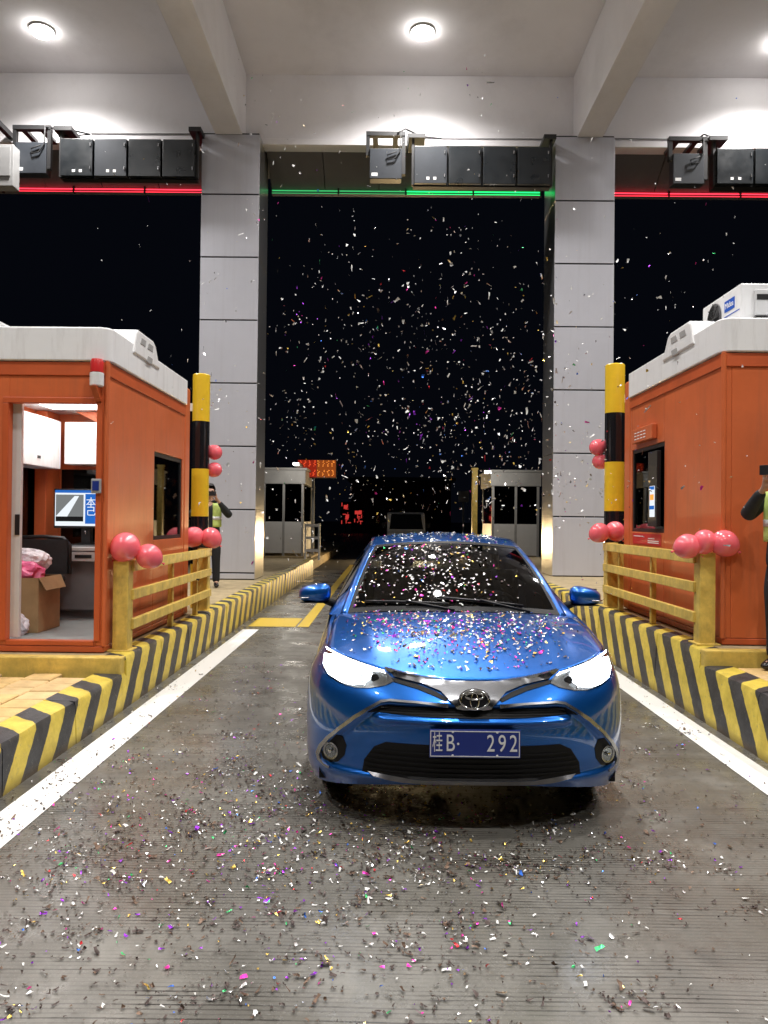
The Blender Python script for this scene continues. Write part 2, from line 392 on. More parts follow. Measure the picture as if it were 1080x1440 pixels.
# ------------------------------------------------------------------ ground and lanes
structure(G().add([(-400, -200, -.008), (400, -200, -.008), (400, 600, -.008), (-400, 600, -.008)], [(0, 1, 2, 3)]).build('ground', M['asphalt'], recalc=False))
lane = structure(G().add([(-9.2, -12, -.03), (9.6, -12, -.03), (9.6, 24, -.03), (-9.2, 24, -.03)], [(0, 1, 2, 3)]).build('road', M['joint'], recalc=False))
lane.location.z = 0.024
SLABS = [(-6.6, -1.2), (-1.185, 11.30), (11.315, 17.6), (17.615, 24)]
for xa, xb in ((-9.2, -5.0), (-2.3, 2.65), (5.1, 9.6)):
    for ya, yb in SLABS:
        g = G()
        g.add([(xa, ya, 0), (xb, ya, 0), (xb, yb, 0), (xa, yb, 0), (xa, ya, -.02), (xb, ya, -.02), (xb, yb, -.02), (xa, yb, -.02)],
              [(0, 1, 2, 3), (0, 4, 5, 1), (1, 5, 6, 2), (2, 6, 7, 3), (3, 7, 4, 0)])
        o = g.build('slab', M['lane'], lane); o.location.z = -.024
def sheet(name, m, x0, x1, y0, y1, z, nx=1, ny=1):
    return structure(G().grid(lambda u, v: (x0 + (x1 - x0) * u, y0 + (y1 - y0) * v, z), nx, ny).build(name, m, recalc=False))
sheet('road_line', M['line_white'], -2.075, -1.845, -4, 11.05, .004)
sheet('road_line', M['line_white'], 2.25, 2.47, -4, 11.05, .004)
sheet('road_line', M['line_yellow'], -2.06, -1.36, 11.36, 12.35, .004)
sheet('road_line', M['line_yellow'], 1.55, 2.42, 11.36, 12.35, .004)
sheet('road_line', M['line_yellow'], -1.33, -1.16, 11.36, 27, .0045)
sheet('road_line', M['line_yellow'], 1.40, 1.57, 12.4, 27, .0045)

# ------------------------------------------------------------------ traffic islands
def island(m, xfoot, xtop, zlo, zhi, kmat, ystep, outer):
    """m: -1 left, +1 right; kerb foot and top edge, low front part and raised booth part"""
    g = G()
    prof = lambda z: [(m * xfoot, -.02), (m * xtop, z), (m * (xtop + .21), z), (m * (xtop + .21), -.02)]
    isl = structure(G().box(m * (xtop + .212), m * outer, -8, ystep - .02, -.02, zlo - .055).build('traffic_island', M['joint']))
    g = G(); k = 60
    def seg(y0, y1, z, wid):
        if y1 - y0 > 1.3:
            k_ = int((y1 - y0) / 1.0); st = (y1 - y0) / k_
            for q in range(k_): seg(y0 + q * st + .003, y0 + (q + 1) * st - .003, z + random.uniform(-.004, .004), wid)
            return
        n = max(1, int((y1 - y0) / .25)); dx_ = random.uniform(-.004, .004)
        pts = [(xfoot, -.02), (xtop - .022, z - .035), (xtop - .008, z - .008), (xtop + .022, z), (xtop + wid, z), (xtop + wid, -.02)]
        vs_ = []
        for j in range(n + 1):
            y = y0 + (y1 - y0) * j / n
            for q, (x, zz) in enumerate(pts):
                jx = random.uniform(-.006, .006) if 1 <= q <= 3 else 0; jz = random.uniform(-.004, .004) if q in (2, 3) else 0
                vs_.append((m * (x + jx + (dx_ if q < 4 else 0)), y, zz + jz))
        c = len(pts); fs = [(j * c + i, j * c + (i + 1) % c, (j + 1) * c + (i + 1) % c, (j + 1) * c + i) for j in range(n) for i in range(c)]
        fs += [tuple(range(c)), tuple(n * c + i for i in range(c))]
        G().add(vs_, fs).build('kerb', kmat, isl, smooth=True)
    seg(-8, ystep + .06, zlo, .21); seg(ystep + .062, 22.5, zhi, .17)
    # raised platform behind the painted kerb, with a yellow front step
    G().box(m * (xtop + .172), m * outer, ystep + .10, 22.5, -.02, zhi - .004).build('platform', M['concrete_top'], isl)
    G().box(m * (xtop - .01), m * outer, ystep - .02, ystep + .098, zlo - .05, zhi + .004).build('step_edge', M['yellow'], isl, bevel=.012)
    # pavers of the low front part, each its own piece on shared meshes
    pm = []
    for q in range(6):
        b = bmesh.new(); bmesh.ops.create_cube(b, size=1)
        a_, b_ = .237, .237
        for v in b.verts: v.co = Vector((v.co.x * a_, v.co.y * b_, v.co.z * .06))
        bmesh.ops.bevel(b, geom=[e for e in b.edges if e.verts[0].co.z > 0 and e.verts[1].co.z > 0], offset=.008, segments=1, affect='EDGES')
        me = bpy.data.meshes.new('paver'); b.to_mesh(me); b.free(); me.materials.append(M['paver'] if q % 3 else M['paver2']); pm.append(me)
    x = xtop + .212 + .126
    i = 0
    while x < xtop + 1.75:
        y = 2.6 + (.125 if i % 2 else 0)
        while y < ystep - .14:
            o = bpy.data.objects.new('paver', random.choice(pm)); col.objects.link(o); o.parent = isl
            o.location = (m * x, y, zlo - .032 + random.uniform(-.004, .004))
            o.rotation_euler = (random.uniform(-.01, .01), random.uniform(-.012, .012), R(90) + random.uniform(-.012, .012))
            y += .25
        x += .25; i += 1
    return isl
island(-1, 2.18, 2.21, .30, .43, M['kerb_l'], 6.38, 4.9)
island(1, 2.55, 2.60, .44, .56, M['kerb_r'], 6.30, 5.4)

# ------------------------------------------------------------------ columns
def column(x0, x1, zb, label, z0):
    c = thing('portal_column', label, 'column', ((x0 + x1) / 2, 14.6, zb), 'clad portal columns')
    bx('core', M['joint'], c, x0 + .015, x1 - .015, 14.615, 15.62, zb, 8.97)
    zs = [zb + .004] + [z0 + 1.205 * k for k in range(7)] + [8.955]
    zs = [z for i, z in enumerate(zs) if i == 0 or z - zs[i - 1] > .05]
    for a, b in zip(zs[:-1], zs[1:]):
        dx = random.uniform(-.002, .002)
        bx('panel', M['alu'], c, x0, x1, 14.6 + dx, 14.613, a + .014, b - .014, bevel=.004)
    # side sheets of polished metal, one per storey of cladding
    for X, s in ((x0, -1), (x1, 1)):
        for a, b in zip(zs[:-1:2], zs[2::2] + ([zs[-1]] if len(zs) % 2 == 0 else [])):
            bx('side_panel', M['alu_side'], c, X - s * .013, X, 14.62, 15.62, a + .004, b - .004, bevel=.003)
    return c
column(-3.64, -2.53, .43, 'tall grey panel-clad column beside the orange booth with the open door', .56)
column(3.12, 4.25, .56, 'tall grey panel-clad column beside the booth with the rooftop air conditioner', .49)

# ------------------------------------------------------------------ canopy
can = structure(G().box(-16, 16, -14, 15.1, 10.3, 10.6).build('canopy', M['plaster']))
for xa, xb in ((-10.15, -9.65), (-3.39, -2.87), (3.53, 4.02), (10.3, 10.8)):
    G().box(xa, xb, -14, 14.948, 8.95, 10.298).build('beam', M['plaster'], can, bevel=.012)
G().box(-16, 16, 14.95, 15.2, 9.02, 10.298).build('cross_beam', M['plaster'], can)
G().prism([(14.90, 8.90), (15.2, 8.90), (15.2, 9.018), (14.90, 9.018)], 'x', -16, 16).build('beam_lip', M['plaster'], can, bevel=.01)
for y in (6.1, 1.1, -3.9):
    G().box(-16, 16, y - .15, y + .15, 9.75, 10.298).build('cross_beam', M['plaster'], can, bevel=.012)
G().box(-16, 16, 15.205, 16.6, 8.98, 10.6).build('cross_beam', M['soffit'], can)
bays = [(-9.6, -3.66), (-2.51, 3.10), (4.27, 10.2)]
for a, b in bays:
    n = 5; wd = (b - a) / n
    for k in range(n):
        x0, x1 = a + k * wd + .008, a + (k + 1) * wd - .008
        G().prism([(15.22, 8.93), (15.97, 8.46), (16.0, 8.50), (15.25, 8.972)], 'x', x0, x1).build('soffit_panel', M['soffit'], can)
    G().box(a, b, 15.98, 16.12, 8.40, 8.978).build('fascia', M['soffit'], can)

# ------------------------------------------------------------------ canopy lamps
def lamp(x, y, label, z=10.3):
    t = thing('canopy_lamp', label, 'lamp', (x, y, z), 'round canopy lamps')
    g = G().lathe([(.02, 10.298), (.21, 10.298), (.214, 10.285), (.212, 10.268), (.205, 10.262), (.20, 10.264)], (x, y, z - 10.3), n=28)
    g.build('housing', M['white'], t, smooth=True)
    prof = [(.20 * math.cos(a), 10.262 - .085 * math.sin(a)) for a in [R(k) for k in (0, 18, 36, 54, 72, 86)]]
    G().lathe(prof, (x, y, z - 10.3), n=24).build('lens', M['lamp_on'], t, smooth='all')
    ld = bpy.data.lights.new('canopy_downlight', 'SPOT'); ld.energy = LAMP_POWER; ld.color = (1.0, .965, .935)
    ld.spot_size = R(147); ld.spot_blend = 1.0; ld.shadow_soft_size = .16
    lo = bpy.data.objects.new('canopy_downlight', ld); col.objects.link(lo); lo.parent = t; lo.location = (0, 0, -.19)
    return t
lamp(.52, 13.56, 'bright round lamp on the ceiling above the lane of the blue car')
lamp(-6.28, 13.6, 'bright round ceiling lamp above the lane beyond the open booth')
lamp(7.02, 13.8, 'bright round ceiling lamp cut off at the picture edge above the air conditioner')
for y in (8.6, 3.6, -1.4):
    for x in (-6.28, .52, 7.0):
        lamp(x, y, 'round canopy lamp over the near part of the toll lanes', 10.3)

# ------------------------------------------------------------------ led tubes under the fascia
for (a, b), m_, lab in zip(bays, ('led_red', 'led_green', 'led_red'),
        ('glowing red light tube under the fascia beyond the open booth', 'glowing green light tube above the lane of the blue car', 'glowing red light tube above the booth with the air conditioner')):
    t = thing('light_tube', lab, 'light tube', ((a + b) / 2, 15.93, 8.42), 'light tubes along the canopy edge')
    n = 4; wd = (b - a) / n
    for k in range(n):
        x0, x1 = a + k * wd, a + (k + 1) * wd
        mt = M['led_green_dim'] if m_ == 'led_green' and k < 2 else M[m_]
        G().tube([(x0 + .02, 15.93, 8.44), (x1 - .02, 15.93, 8.44)], .013, 8).build('tube', mt, t, smooth=True)
        G().tube([(x0 + .02, 15.90, 8.375), (x1 - .02, 15.90, 8.375)], .007, 8).build('tube', mt, t, smooth=True)
        bx('clip', M['blackmetal'], t, x1 - .015, x1 + .015, 15.88, 15.975, 8.35, 8.48)

# ------------------------------------------------------------------ overhead display cabinets
def display(x0, x1, zt, zb, label, n=4, bright=1):
    t = thing('lane_display', label, 'display', ((x0 + x1) / 2, 14.45, zt), 'overhead display cabinets')
    bx('back_plate', M['blackmetal'], t, x0, x1, 14.40, 14.62 if x0 > 5 or x1 < -3.7 else 14.55, zb - .02, zt + .02)
    wd = (x1 - x0) / n
    for k in range(n):
        a, b = x0 + k * wd + .02, x0 + (k + 1) * wd - .02
        o = G().box(a, b, 14.30, 14.398, zb, zt).build('cabinet_door', M['cabinet_grey' if k == bright else 'cabinet'], t, bevel=.006)  # the one grey door carries a bright reflection in its colour
        for zz in (zb + .12, zt - .14):
            bx('latch', M['satin'], o, b - .05, b - .03, 14.285, 14.30, zz, zz + .06)
        if k == bright or k == 0:
            for q in (.35, .55): bx('sticker', M['sticker'], o, a + q * wd, a + q * wd + .055, 14.297, 14.3, zb + .07, zb + .12)
    bx('hanger', M['blackmetal'], t, x0 - .03, x0 + .02, 14.36, 14.46, zb, zt + .16)
    bx('hanger', M['blackmetal'], t, x1 - .02, x1 + .03, 14.36, 14.46, zb, zt + .16)
    bx('bracket', M['blackmetal'], t, x1 - .14, x1 + .09, 14.30, 14.90, zt + .16, zt + .24)
    bx('bracket', M['blackmetal'], t, x0 - .12, x0 + .22, 14.30, 14.90, zt + .16, zt + .24)
    return t
def signal(x0, x1, zt, zb, zf, label):
    t = thing('signal_box', label, 'signal box', ((x0 + x1) / 2, 14.4, zt), 'lane signal boxes')
    bx('housing', M['cabinet_grey'], t, x0 + .05, x1 - .03, 14.30, 14.52, zb, zt, bevel=.01)
    bx('frame', M['blackmetal'], t, x0 - .02, x0 + .048, 14.33, 14.42, zt - .12, zf)
    bx('frame', M['blackmetal'], t, x1 - .028, x1 + .04, 14.33, 14.42, zb + .1, zf)
    bx('frame', M['blackmetal'], t, x0 - .02, x1 + .04, 14.32, 14.43, zf + .002, zf + .08)
    bx('bracket', M['blackmetal'], t, x0 + .1, x0 + .2, 14.43, 14.94, zf + .01, zf + .07)
    bx('bracket', M['blackmetal'], t, x1 - .2, x1 - .1, 14.43, 14.94, zf + .01, zf + .07)
    bx('sticker', M['sticker'], t, x0 + .09, x0 + .20, 14.297, 14.30, zb + .05, zb + .11)
    cv = [(x1 - .05, 14.29, zf + .06), (x1 - .06, 14.28, zt - .05), (x1 - .15, 14.27, zt - .2), (x1 - .28, 14.27, zt - .23), (x1 - .30, 14.27, zt - .14), (x1 - .12, 14.27, zt - .07)]
    G().tube(cv, .012, 6).build('cable', M['rubber'], t, smooth='all')
    return t
display(-6.24, -3.68, 8.69, 7.99, 'row of four black display cabinets hung above the lane beyond the open booth')
display(.40, 2.98, 8.60, 7.90, 'row of black display cabinets hung above the blue car', bright=0)
display(6.05, 8.9, 8.60, 7.94, 'row of black display cabinets above the air conditioner, cut by the picture edge', bright=3)
signal(-7.12, -6.46, 8.62, 8.03, 8.87, 'black signal box in a square bracket beyond the open booth')
signal(-.47, .21, 8.55, 7.98, 8.80, 'black signal box in a square bracket above the blue car')
signal(5.2, 5.86, 8.50, 7.93, 8.75, 'black signal box in a square bracket above the air conditioner')
for pts, lab in (([(-6.5, 14.3, 8.9), (-6.2, 14.5, 8.97), (-5.9, 14.9, 9.07), (-6.05, 14.7, 8.95), (-6.3, 14.4, 8.78)], 'black loose cable looped at the bracket beyond the open booth'),
                 ([(.1, 14.3, 8.84), (.25, 14.4, 8.97), (.55, 14.7, 8.98), (.95, 14.88, 9.03), (.6, 14.6, 8.9), (.3, 14.3, 8.8), (.28, 14.28, 8.45)], 'black loose cable looped at the bracket above the blue car'),
                 ([(5.8, 14.3, 8.78), (5.95, 14.4, 8.88), (5.9, 14.5, 8.96), (5.8, 14.88, 8.97)], 'short hooked black cable above the air conditioner')):
    tag(G().tube(pts, .016, 6).build('cable', M['rubber'], loc=pts[0], smooth='all'), lab, 'cable', 'loose cables at the signs')
for x0, x1, z, lab in ((-5.9, -3.3, 9.07, 'thin conduit along the cross beam beyond the open booth'), (.95, 3.3, 9.02, 'thin conduit along the cross beam above the blue car'), (4.2, 6.4, 8.99 + .05, 'thin conduit along the cross beam above the air conditioner')):
    tag(G().tube([(x0, 14.93, z + .04), (x1, 14.93, z + .04)], .012, 6).build('conduit', M['grey_paint'], loc=(x0, 14.93, z), smooth='all'), lab, 'conduit', 'conduits on the beam')
t = thing('junction_cabinet', 'pale grey cabinet hung at the picture edge over the open booth', 'cabinet', (-7.3, 14.2, 7.7))
bx('housing', M['grey_paint'], t, -7.75, -6.98, 14.05, 14.3, 7.68, 8.45, bevel=.01)
bx('door', M['grey_paint'], t, -7.7, -7.03, 14.03, 14.048, 7.86, 8.40, bevel=.004)
bx('hanger', M['blackmetal'], t, -7.5, -7.4, 14.1, 14.2, 8.45, 9.0)
bx('hanger', M['blackmetal'], t, -7.5, -7.4, 14.1, 14.94, 8.96, 9.06)

# ------------------------------------------------------------------ toll booths
def booth(m, xf, y0, y1, zb, label, door):
    """m -1: body extends to -x from the lane face xf.  a = distance from the lane face"""
    W_ = 1.66; zt = zb + 2.5; zr = zt + .295; X = lambda a: xf + m * a
    t = thing('toll_booth', label, 'toll booth', (X(W_ / 2), (y0 + y1) / 2, zb), 'orange toll booths')
    TH = .07
    bx('base_frame', M['darkorange'], t, X(.0), X(W_), y0, y1, zb, zb + .055, bevel=.008)
    zf = zb + .057
    bx('floor', M['floor_in'], t, X(TH), X(W_ - TH), y0 + TH, y1 - TH, zf, zf + .012)
    # lane side wall with window opening
    wy0, wy1, wz0, wz1 = (7.94, 9.02, zb + .93, zb + 1.85) if door else (7.98, 9.04, zb + .93, zb + 1.88)
    def wall(nm, a0, a1, ya, yb, za, zc): return bx(nm, M['orange'], t, X(a0), X(a1), ya, yb, za, zc, bevel=.006)
    wall('wall', 0, TH, y0 + .001, wy0, zf, zt); wall('wall', 0, TH, wy0, wy1, zf, wz0 - .001); wall('wall', 0, TH, wy0, wy1, wz1 + .001, zt); wall('wall', 0, TH, wy1, y1, zf, zt)
    # raised seam below the roof and corner post
    bx('trim', M['darkorange'], t, X(-.012), X(-.001), y0 + .02, y1, zt - .12, zt - .004, bevel=.004)
    bx('trim', M['darkorange'], t, X(.02), X(W_), y0 - .012, y0 - .001, zt - .12, zt - .004, bevel=.004)
    pp = [(X(-.006), y1 + .001), (X(-.006), y1 + .24), (X(.30), y1 + .24), (X(.30), y1 + .001)]
    G().prism(pp, 'z', zb, zr - .06).build('corner_post', M['orange'], t, bevel=.03)
    # window
    wn = bx('window', M['blackmetal'], t, X(.012), X(.05), wy0 + .002, wy1 - .002, wz0 + .002, wz0 + .04)
    bx('frame', M['blackmetal'], wn, X(.012), X(.05), wy0 + .002, wy1 - .002, wz1 - .04, wz1 - .002)
    bx('frame', M['blackmetal'], wn, X(.012), X(.05), wy0 + .002, wy0 + .04, wz0 + .041, wz1 - .041)
    bx('frame', M['blackmetal'], wn, X(.012), X(.05), wy1 - .04, wy1 - .002, wz0 + .041, wz1 - .041)
    bx('pane', M['glassdark'], wn, X(.026), X(.034), wy0 + .041, wy1 - .041, wz0 + .041, wz1 - .041)
    # back wall, outer wall with windows
    bx('wall', M['orange'], t, X(TH + .001), X(W_ - TH - .001), y1 - TH, y1 - .001, zf, zb + .78)
    bx('wall', M['orange'], t, X(TH + .001), X(W_ - TH - .001), y1 - TH, y1 - .001, zb + 1.72, zt)
    for a0, a1 in ((TH + .001, .22), (W_ - .22, W_ - TH - .001)): bx('wall', M['orange'], t, X(a0), X(a1), y1 - TH, y1 - .001, zb + .781, zb + 1.719)
    bx('pane', M['glassdark'], t, X(.221), X(W_ - .221), y1 - .04, y1 - .03, zb + .781, zb + 1.719)
    bx('wall', M['orange'], t, X(W_ - TH), X(W_), y0 + .001, y1 - .001, zf, zb + .90)
    bx('wall', M['orange'], t, X(W_ - TH), X(W_), y0 + .001, y1 - .001, zb + 1.72, zt)
    for ya, yb in ((y0 + .001, y0 + .5), (y1 - .26, y1 - .001)): bx('wall', M['orange'], t, X(W_ - TH), X(W_), ya, yb, zb + .901, zb + 1.719)
    bx('pane', M['glassdark'], t, X(W_ - .04), X(W_ - .03), y0 + .501, y1 - .261, zb + .901, zb + 1.719)
    # front wall
    if door:
        d0, d1, dz0, dz1 = .085, .845, zb + .10, zb + 2.14
        bx('wall', M['orange'], t, X(TH + .0005), X(d0), y0, y0 + TH, zf, zt, bevel=.004)
        bx('wall', M['orange'], t, X(d1), X(W_ - TH), y0, y0 + TH, zf, zt, bevel=.004)
        bx('wall', M['orange'], t, X(d0 + .0005), X(d1 - .0005), y0, y0 + TH, dz1, zt, bevel=.004)
        bx('door_sill', M['darkorange'], t, X(d0 + .001), X(d1 - .001), y0 - .004, y0 + TH, zf, dz0, bevel=.004)
        fr = bx('door_frame', M['darkorange'], t, X(d0 - .05), X(d0), y0 - .016, y0 - .001, dz0, dz1 + .05, bevel=.004)
        bx('frame', M['darkorange'], fr, X(d0 + .001), X(d1 + .05), y0 - .016, y0 - .001, dz1, dz1 + .05, bevel=.004)
        bx('frame', M['darkorange'], fr, X(d1), X(d1 + .05), y0 - .016, y0 - .001, dz0, dz1 - .001, bevel=.004)
        sd = bx('sliding_door', M['light_desk'], t, X(d1 - .072), X(d1 + .6), y0 + TH + .004, y0 + TH + .05, dz0 + .01, dz1 + .04, bevel=.005)
        bx('handle', M['blackmetal'], sd, X(d1 - .071), X(d1 - .03), y0 + TH - .006, y0 + TH + .003, zb + 1.0, zb + 1.18, bevel=.003)
        # interior fittings that belong to the cabin
        bx('ceiling_panel', M['white'], t, X(TH + .002), X(W_ - TH - .002), y0 + TH + .002, y1 - TH - .002, zt - .13, zt - .09)
        bx('ceiling_light', M['booth_on'], t, X(.35), X(1.3), y0 + .7, y0 + 1.1, zt - .145, zt - .132)
        bx('ceiling_light', M['booth_on'], t, X(.35), X(1.3), y0 + 1.5, y0 + 1.9, zt - .145, zt - .132)
        bx('cupboard', M['white'], t, X(.26), X(W_ - TH - .33), y1 - .40, y1 - TH - .002, zb + 1.76, zt - .26, bevel=.006)
        cb = bx('cupboard', M['white'], t, X(W_ - TH - .30), X(W_ - TH - .002), y0 + .55, y1 - .42, zb + 1.70, zt - .26, bevel=.006)
        bx('lock', M['blackmetal'], cb, X(W_ - TH - .306), X(W_ - TH - .301), y1 - 1.0, y1 - .93, zb + 1.78, zb + 1.81)
        bx('inner_post', M['orange'], t, X(W_ - TH - .14), X(W_ - TH - .003), y1 - .42, y1 - TH - .004, zf + .02, zt - .135, bevel=.01)
        G().prism([(X(.2), zt - .256), (X(.9), zt - .256), (X(1.15), zt - .14), (X(.2), zt - .14)], 'y', y1 - .38, y1 - .36).build('inner_trim', M['orange'], t)
        # counter along the far end
        ct = bx('counter', M['light_desk'], t, X(TH + .01), X(W_ - TH - .16), y1 - .95, y1 - TH - .01, zb + .80, zb + .84, bevel=.004)
        bx('counter_front', M['grey_desk'], t, X(TH + .03), X(W_ - TH - .18), y1 - .88, y1 - .86, zb + .17, zb + .795)
        bx('counter_front', M['grey_desk'], t, X(TH + .03), X(W_ - TH - .18), y1 - .80, y1 - .78, zf + .013, zb + .168)
        bx('drawer', M['light_desk'], ct, X(.50), X(1.02), y1 - .945, y1 - .882, zb + .69, zb + .79, bevel=.004)
        bx('drawer_slot', M['blackmetal'], ct, X(.72), X(.90), y1 - .950, y1 - .946, zb + .725, zb + .76)
        bx('socket', M['blackmetal'], t, X(.52), X(.60), y1 - .885, y1 - .881, zb + .42, zb + .52)
    else:
        bx('wall', M['orange'], t, X(TH + .0005), X(W_ - TH), y0, y0 + TH, zf, zt, bevel=.006)
        bx('ceiling_panel', M['white'], t, X(TH + .002), X(W_ - TH - .002), y0 + TH + .002, y1 - TH - .002, zt - .13, zt - .09)
    # rounded edge of the near corner
    G().tube([(X(.004), y0 + .006, zf), (X(.004), y0 + .006, zt)], .022, 10).build('corner_trim', M['orange'], t, smooth=True)
    # white roof cap with a raised, slotted hump on the lane side
    cap = []
    n = 8; r = .10
    cap.append((X(-.03), y1 + .0))
    for k in range(n + 1):
        a = R(90 * k / n); cap.append((X(-.03 + r - r * math.cos(a)), y0 - .03 + r - r * math.sin(a)))
    cap += [(X(W_ + .03), y0 - .03), (X(W_ + .03), y1)]
    rc = G().prism(cap, 'z', zt + .002, zr).build('roof_cap', M['white'], t, smooth=True, bevel=.012)
    hp = [(7.13, zr - .10), (7.20, zr + .12), (7.26, zr + .15), (7.72, zr + .15), (7.80, zr + .12), (7.96, zr - .10)]
    hu = G().prism(hp, 'x', X(-.045), X(.22)).build('roof_hump', M['white'], t, bevel=.02)
    for ya, yb, z in ((7.30, 7.45, .06), (7.52, 7.68, .06), (7.50, 7.66, -.07)):
        G().prism([(ya, zr + z - .03), (ya + .04, zr + z + .03), (yb + .02, zr + z + .03), (yb, zr + z - .03)], 'x', X(-.049), X(-.0455)).build('slot', M['grey_paint'], hu)
    return t, X, zt, zr
bl, XL, ztl, zrl = booth(-1, -2.43, 6.59, 9.10, .434, 'orange toll booth with white roof and open door', True)
br, XR, ztr, zrr = booth(1, 2.86, 6.58, 9.10, .564, 'orange toll booth with air conditioner on its white roof', False)

# alarm lamp and card reader on the open booth
t = thing('alarm_siren', 'red and white alarm siren at the roof corner of the open booth', 'siren', (-2.50, 6.56, 2.630))
G().lathe([(.035, 2.830), (.052, 2.835), (.055, 2.920), (.045, 2.945), (.01, 2.950)], (-2.50, 6.53, 0), n=18).build('lens', M['redplastic'], t, smooth=True)
G().lathe([(.05, 2.710), (.058, 2.720), (.058, 2.825), (.05, 2.829)], (-2.50, 6.53, 0), n=18).build('base', M['white'], t, smooth=True)
G().prism([(6.45, 2.705), (6.585, 2.705), (6.585, 2.590), (6.56, 2.590)], 'x', -2.525, -2.475).build('bracket', M['darkorange'], t)
t = thing('card_reader', 'small grey card reader beside the open booth door', 'card reader', (-2.49, 6.56, 1.8))
bx('body', M['grey_paint'], t, -2.545, -2.46, 6.545, 6.572, 1.80, 1.925, bevel=.008)
bx('screen', M['platebl'], t, -2.53, -2.475, 6.540, 6.5445, 1.825, 1.905)

# ---- things inside the open booth
t = thing('monitor', 'wide monitor showing a camera picture and blue panel inside the open booth', 'monitor', (-3.4, 8.62, 1.28))
bx('casing', M['blackmetal'], t, -3.755, -3.05, 8.60, 8.64, 1.47, 1.91, bevel=.006)
bx('stand', M['blackmetal'], t, -3.45, -3.35, 8.62, 8.70, 1.28, 1.6); bx('foot', M['blackmetal'], t, -3.52, -3.28, 8.52, 8.72, 1.276, 1.288)
s = bx('screen', M['screen_white'], t, -3.74, -3.065, 8.596, 8.5995, 1.495, 1.895)
bx('title_bar', M['screen_blue'], s, -3.74, -3.065, 8.593, 8.5955, 1.865, 1.895)
bx('camera_picture', M['screen_grey'], s, -3.73, -3.42, 8.593, 8.5955, 1.60, 1.845)
G().prism([(-3.73, 1.60), (-3.60, 1.60), (-3.47, 1.83), (-3.52, 1.83)], 'y', 8.591, 8.5925).build('camera_road', M['screen_white'], s)
bx('camera_shadow', M['screen_dark'], s, -3.73, -3.42, 8.591, 8.5927, 1.545, 1.60)
bx('blue_panel', M['screen_blue'], s, -3.40, -3.075, 8.593, 8.5955, 1.52, 1.855)
for ch, z in (('本', 1.755), ('己', 1.655)): text('lettering', ch, .115, M['screen_white'], s, (-3.335, 8.5915, z), (R(90), 0, 0), ext=.0005)
t = thing('cardboard_box', 'brown cardboard box on the open booth floor', 'box', (-3.6, 7.45, .504))
cx0, cx1, cy0, cy1, cz = -3.93, -3.27, 7.18, 7.66, .507
bx('wall', M['cardboard'], t, cx0, cx1, cy0, cy0 + .008, cz, 1.02); bx('wall', M['cardboard'], t, cx0, cx1, cy1 - .008, cy1, cz, 1.02)
bx('wall', M['cardboard'], t, cx0, cx0 + .008, cy0 + .0085, cy1 - .0085, cz, 1.02); bx('wall', M['cardboard'], t, cx1 - .008, cx1, cy0 + .0085, cy1 - .0085, cz, 1.02)
bx('bottom', M['cardboard'], t, cx0 + .009, cx1 - .009, cy0 + .009, cy1 - .009, cz, cz + .008)
G().add([(cx1, cy0, 1.021), (cx1, cy1, 1.021), (cx1 + .06, cy1 - .02, .90), (cx1 + .06, cy0 + .02, .90)], [(0, 1, 2, 3)]).build('flap', M['cardboard'], t, solid=.006)
def crumple(name, m_, c, r, seed, label, cat, sq=(1, 1, 1)):
    rnd = random.Random(seed); b = bmesh.new(); bmesh.ops.create_icosphere(b, subdivisions=4, radius=1)
    ph = [(Vector((rnd.uniform(-1, 1), rnd.uniform(-1, 1), rnd.uniform(-1, 1))).normalized(), rnd.uniform(4, 11), rnd.uniform(0, 6)) for _ in range(9)]
    for v in b.verts:
        d = v.co.normalized(); q = 1 + .09 * sum(abs(math.sin(d.dot(a) * f + p_)) - .6 for a, f, p_ in ph) * .6
        v.co = Vector((d.x * r * q * sq[0], d.y * r * q * sq[1], max(d.z, -.72) * r * q * sq[2]))
    me = bpy.data.meshes.new(name); b.to_mesh(me); b.free(); me.materials.append(m_)
    o = bpy.data.objects.new(name, me); col.objects.link(o); o.location = c
    return tag(o, label, cat)
crumple('plastic_bag', M['pinkplastic'], (-3.62, 7.40, 1.05), .20, 3, 'bright pink plastic bundle in the cardboard box', 'bag', (1.45, .95, .7))
crumple('plastic_bag', M['whiteplasticbag'], (-3.55, 7.52, 1.16), .17, 5, 'pale crumpled plastic bag piled on the cardboard box', 'bag', (1.4, .9, .7))
crumple('plastic_bag', M['whiteplasticbag'], (-3.47, 7.08, .585), .13, 8, 'white crumpled plastic bag on the booth floor before the box', 'bag', (1.2, .8, .95))
t = thing('office_chair', 'black office chair behind the cardboard box in the open booth', 'chair', (-3.62, 7.98, .504))
arc = [(-3.98, 8.0, 1.0), (-3.97, 8.02, 1.30), (-3.90, 8.03, 1.375), (-3.62, 8.05, 1.385), (-3.40, 8.03, 1.37), (-3.33, 8.02, 1.30), (-3.32, 8.0, 1.0)]
G().tube(arc, .022, 8).build('back_frame', M['blackmetal'], t, smooth='all')
G().grid(lambda u, v: (-3.96 + .62 * u, 8.01 + .03 * math.sin(math.pi * u), 1.0 + .36 * v), 8, 6).build('backrest', M['seat'], t, solid=.02)
bx('seat', M['seat'], t, -3.94, -3.36, 7.70, 8.02, .92, .98, bevel=.02)
G().tube([(-3.65, 7.86, .56), (-3.65, 7.86, .92)], .03).build('stem', M['blackmetal'], t, smooth=True)
for k in range(5):
    a = R(72 * k + 20); G().tube([(-3.65, 7.86, .57), (-3.65 + .24 * math.cos(a), 7.86 + .24 * math.sin(a), .535)], .02).build('leg', M['blackmetal'], t, smooth=True)
t = thing('keyboard', 'keyboard lying on the counter inside the open booth', 'keyboard', (-3.25, 8.30, 1.276))
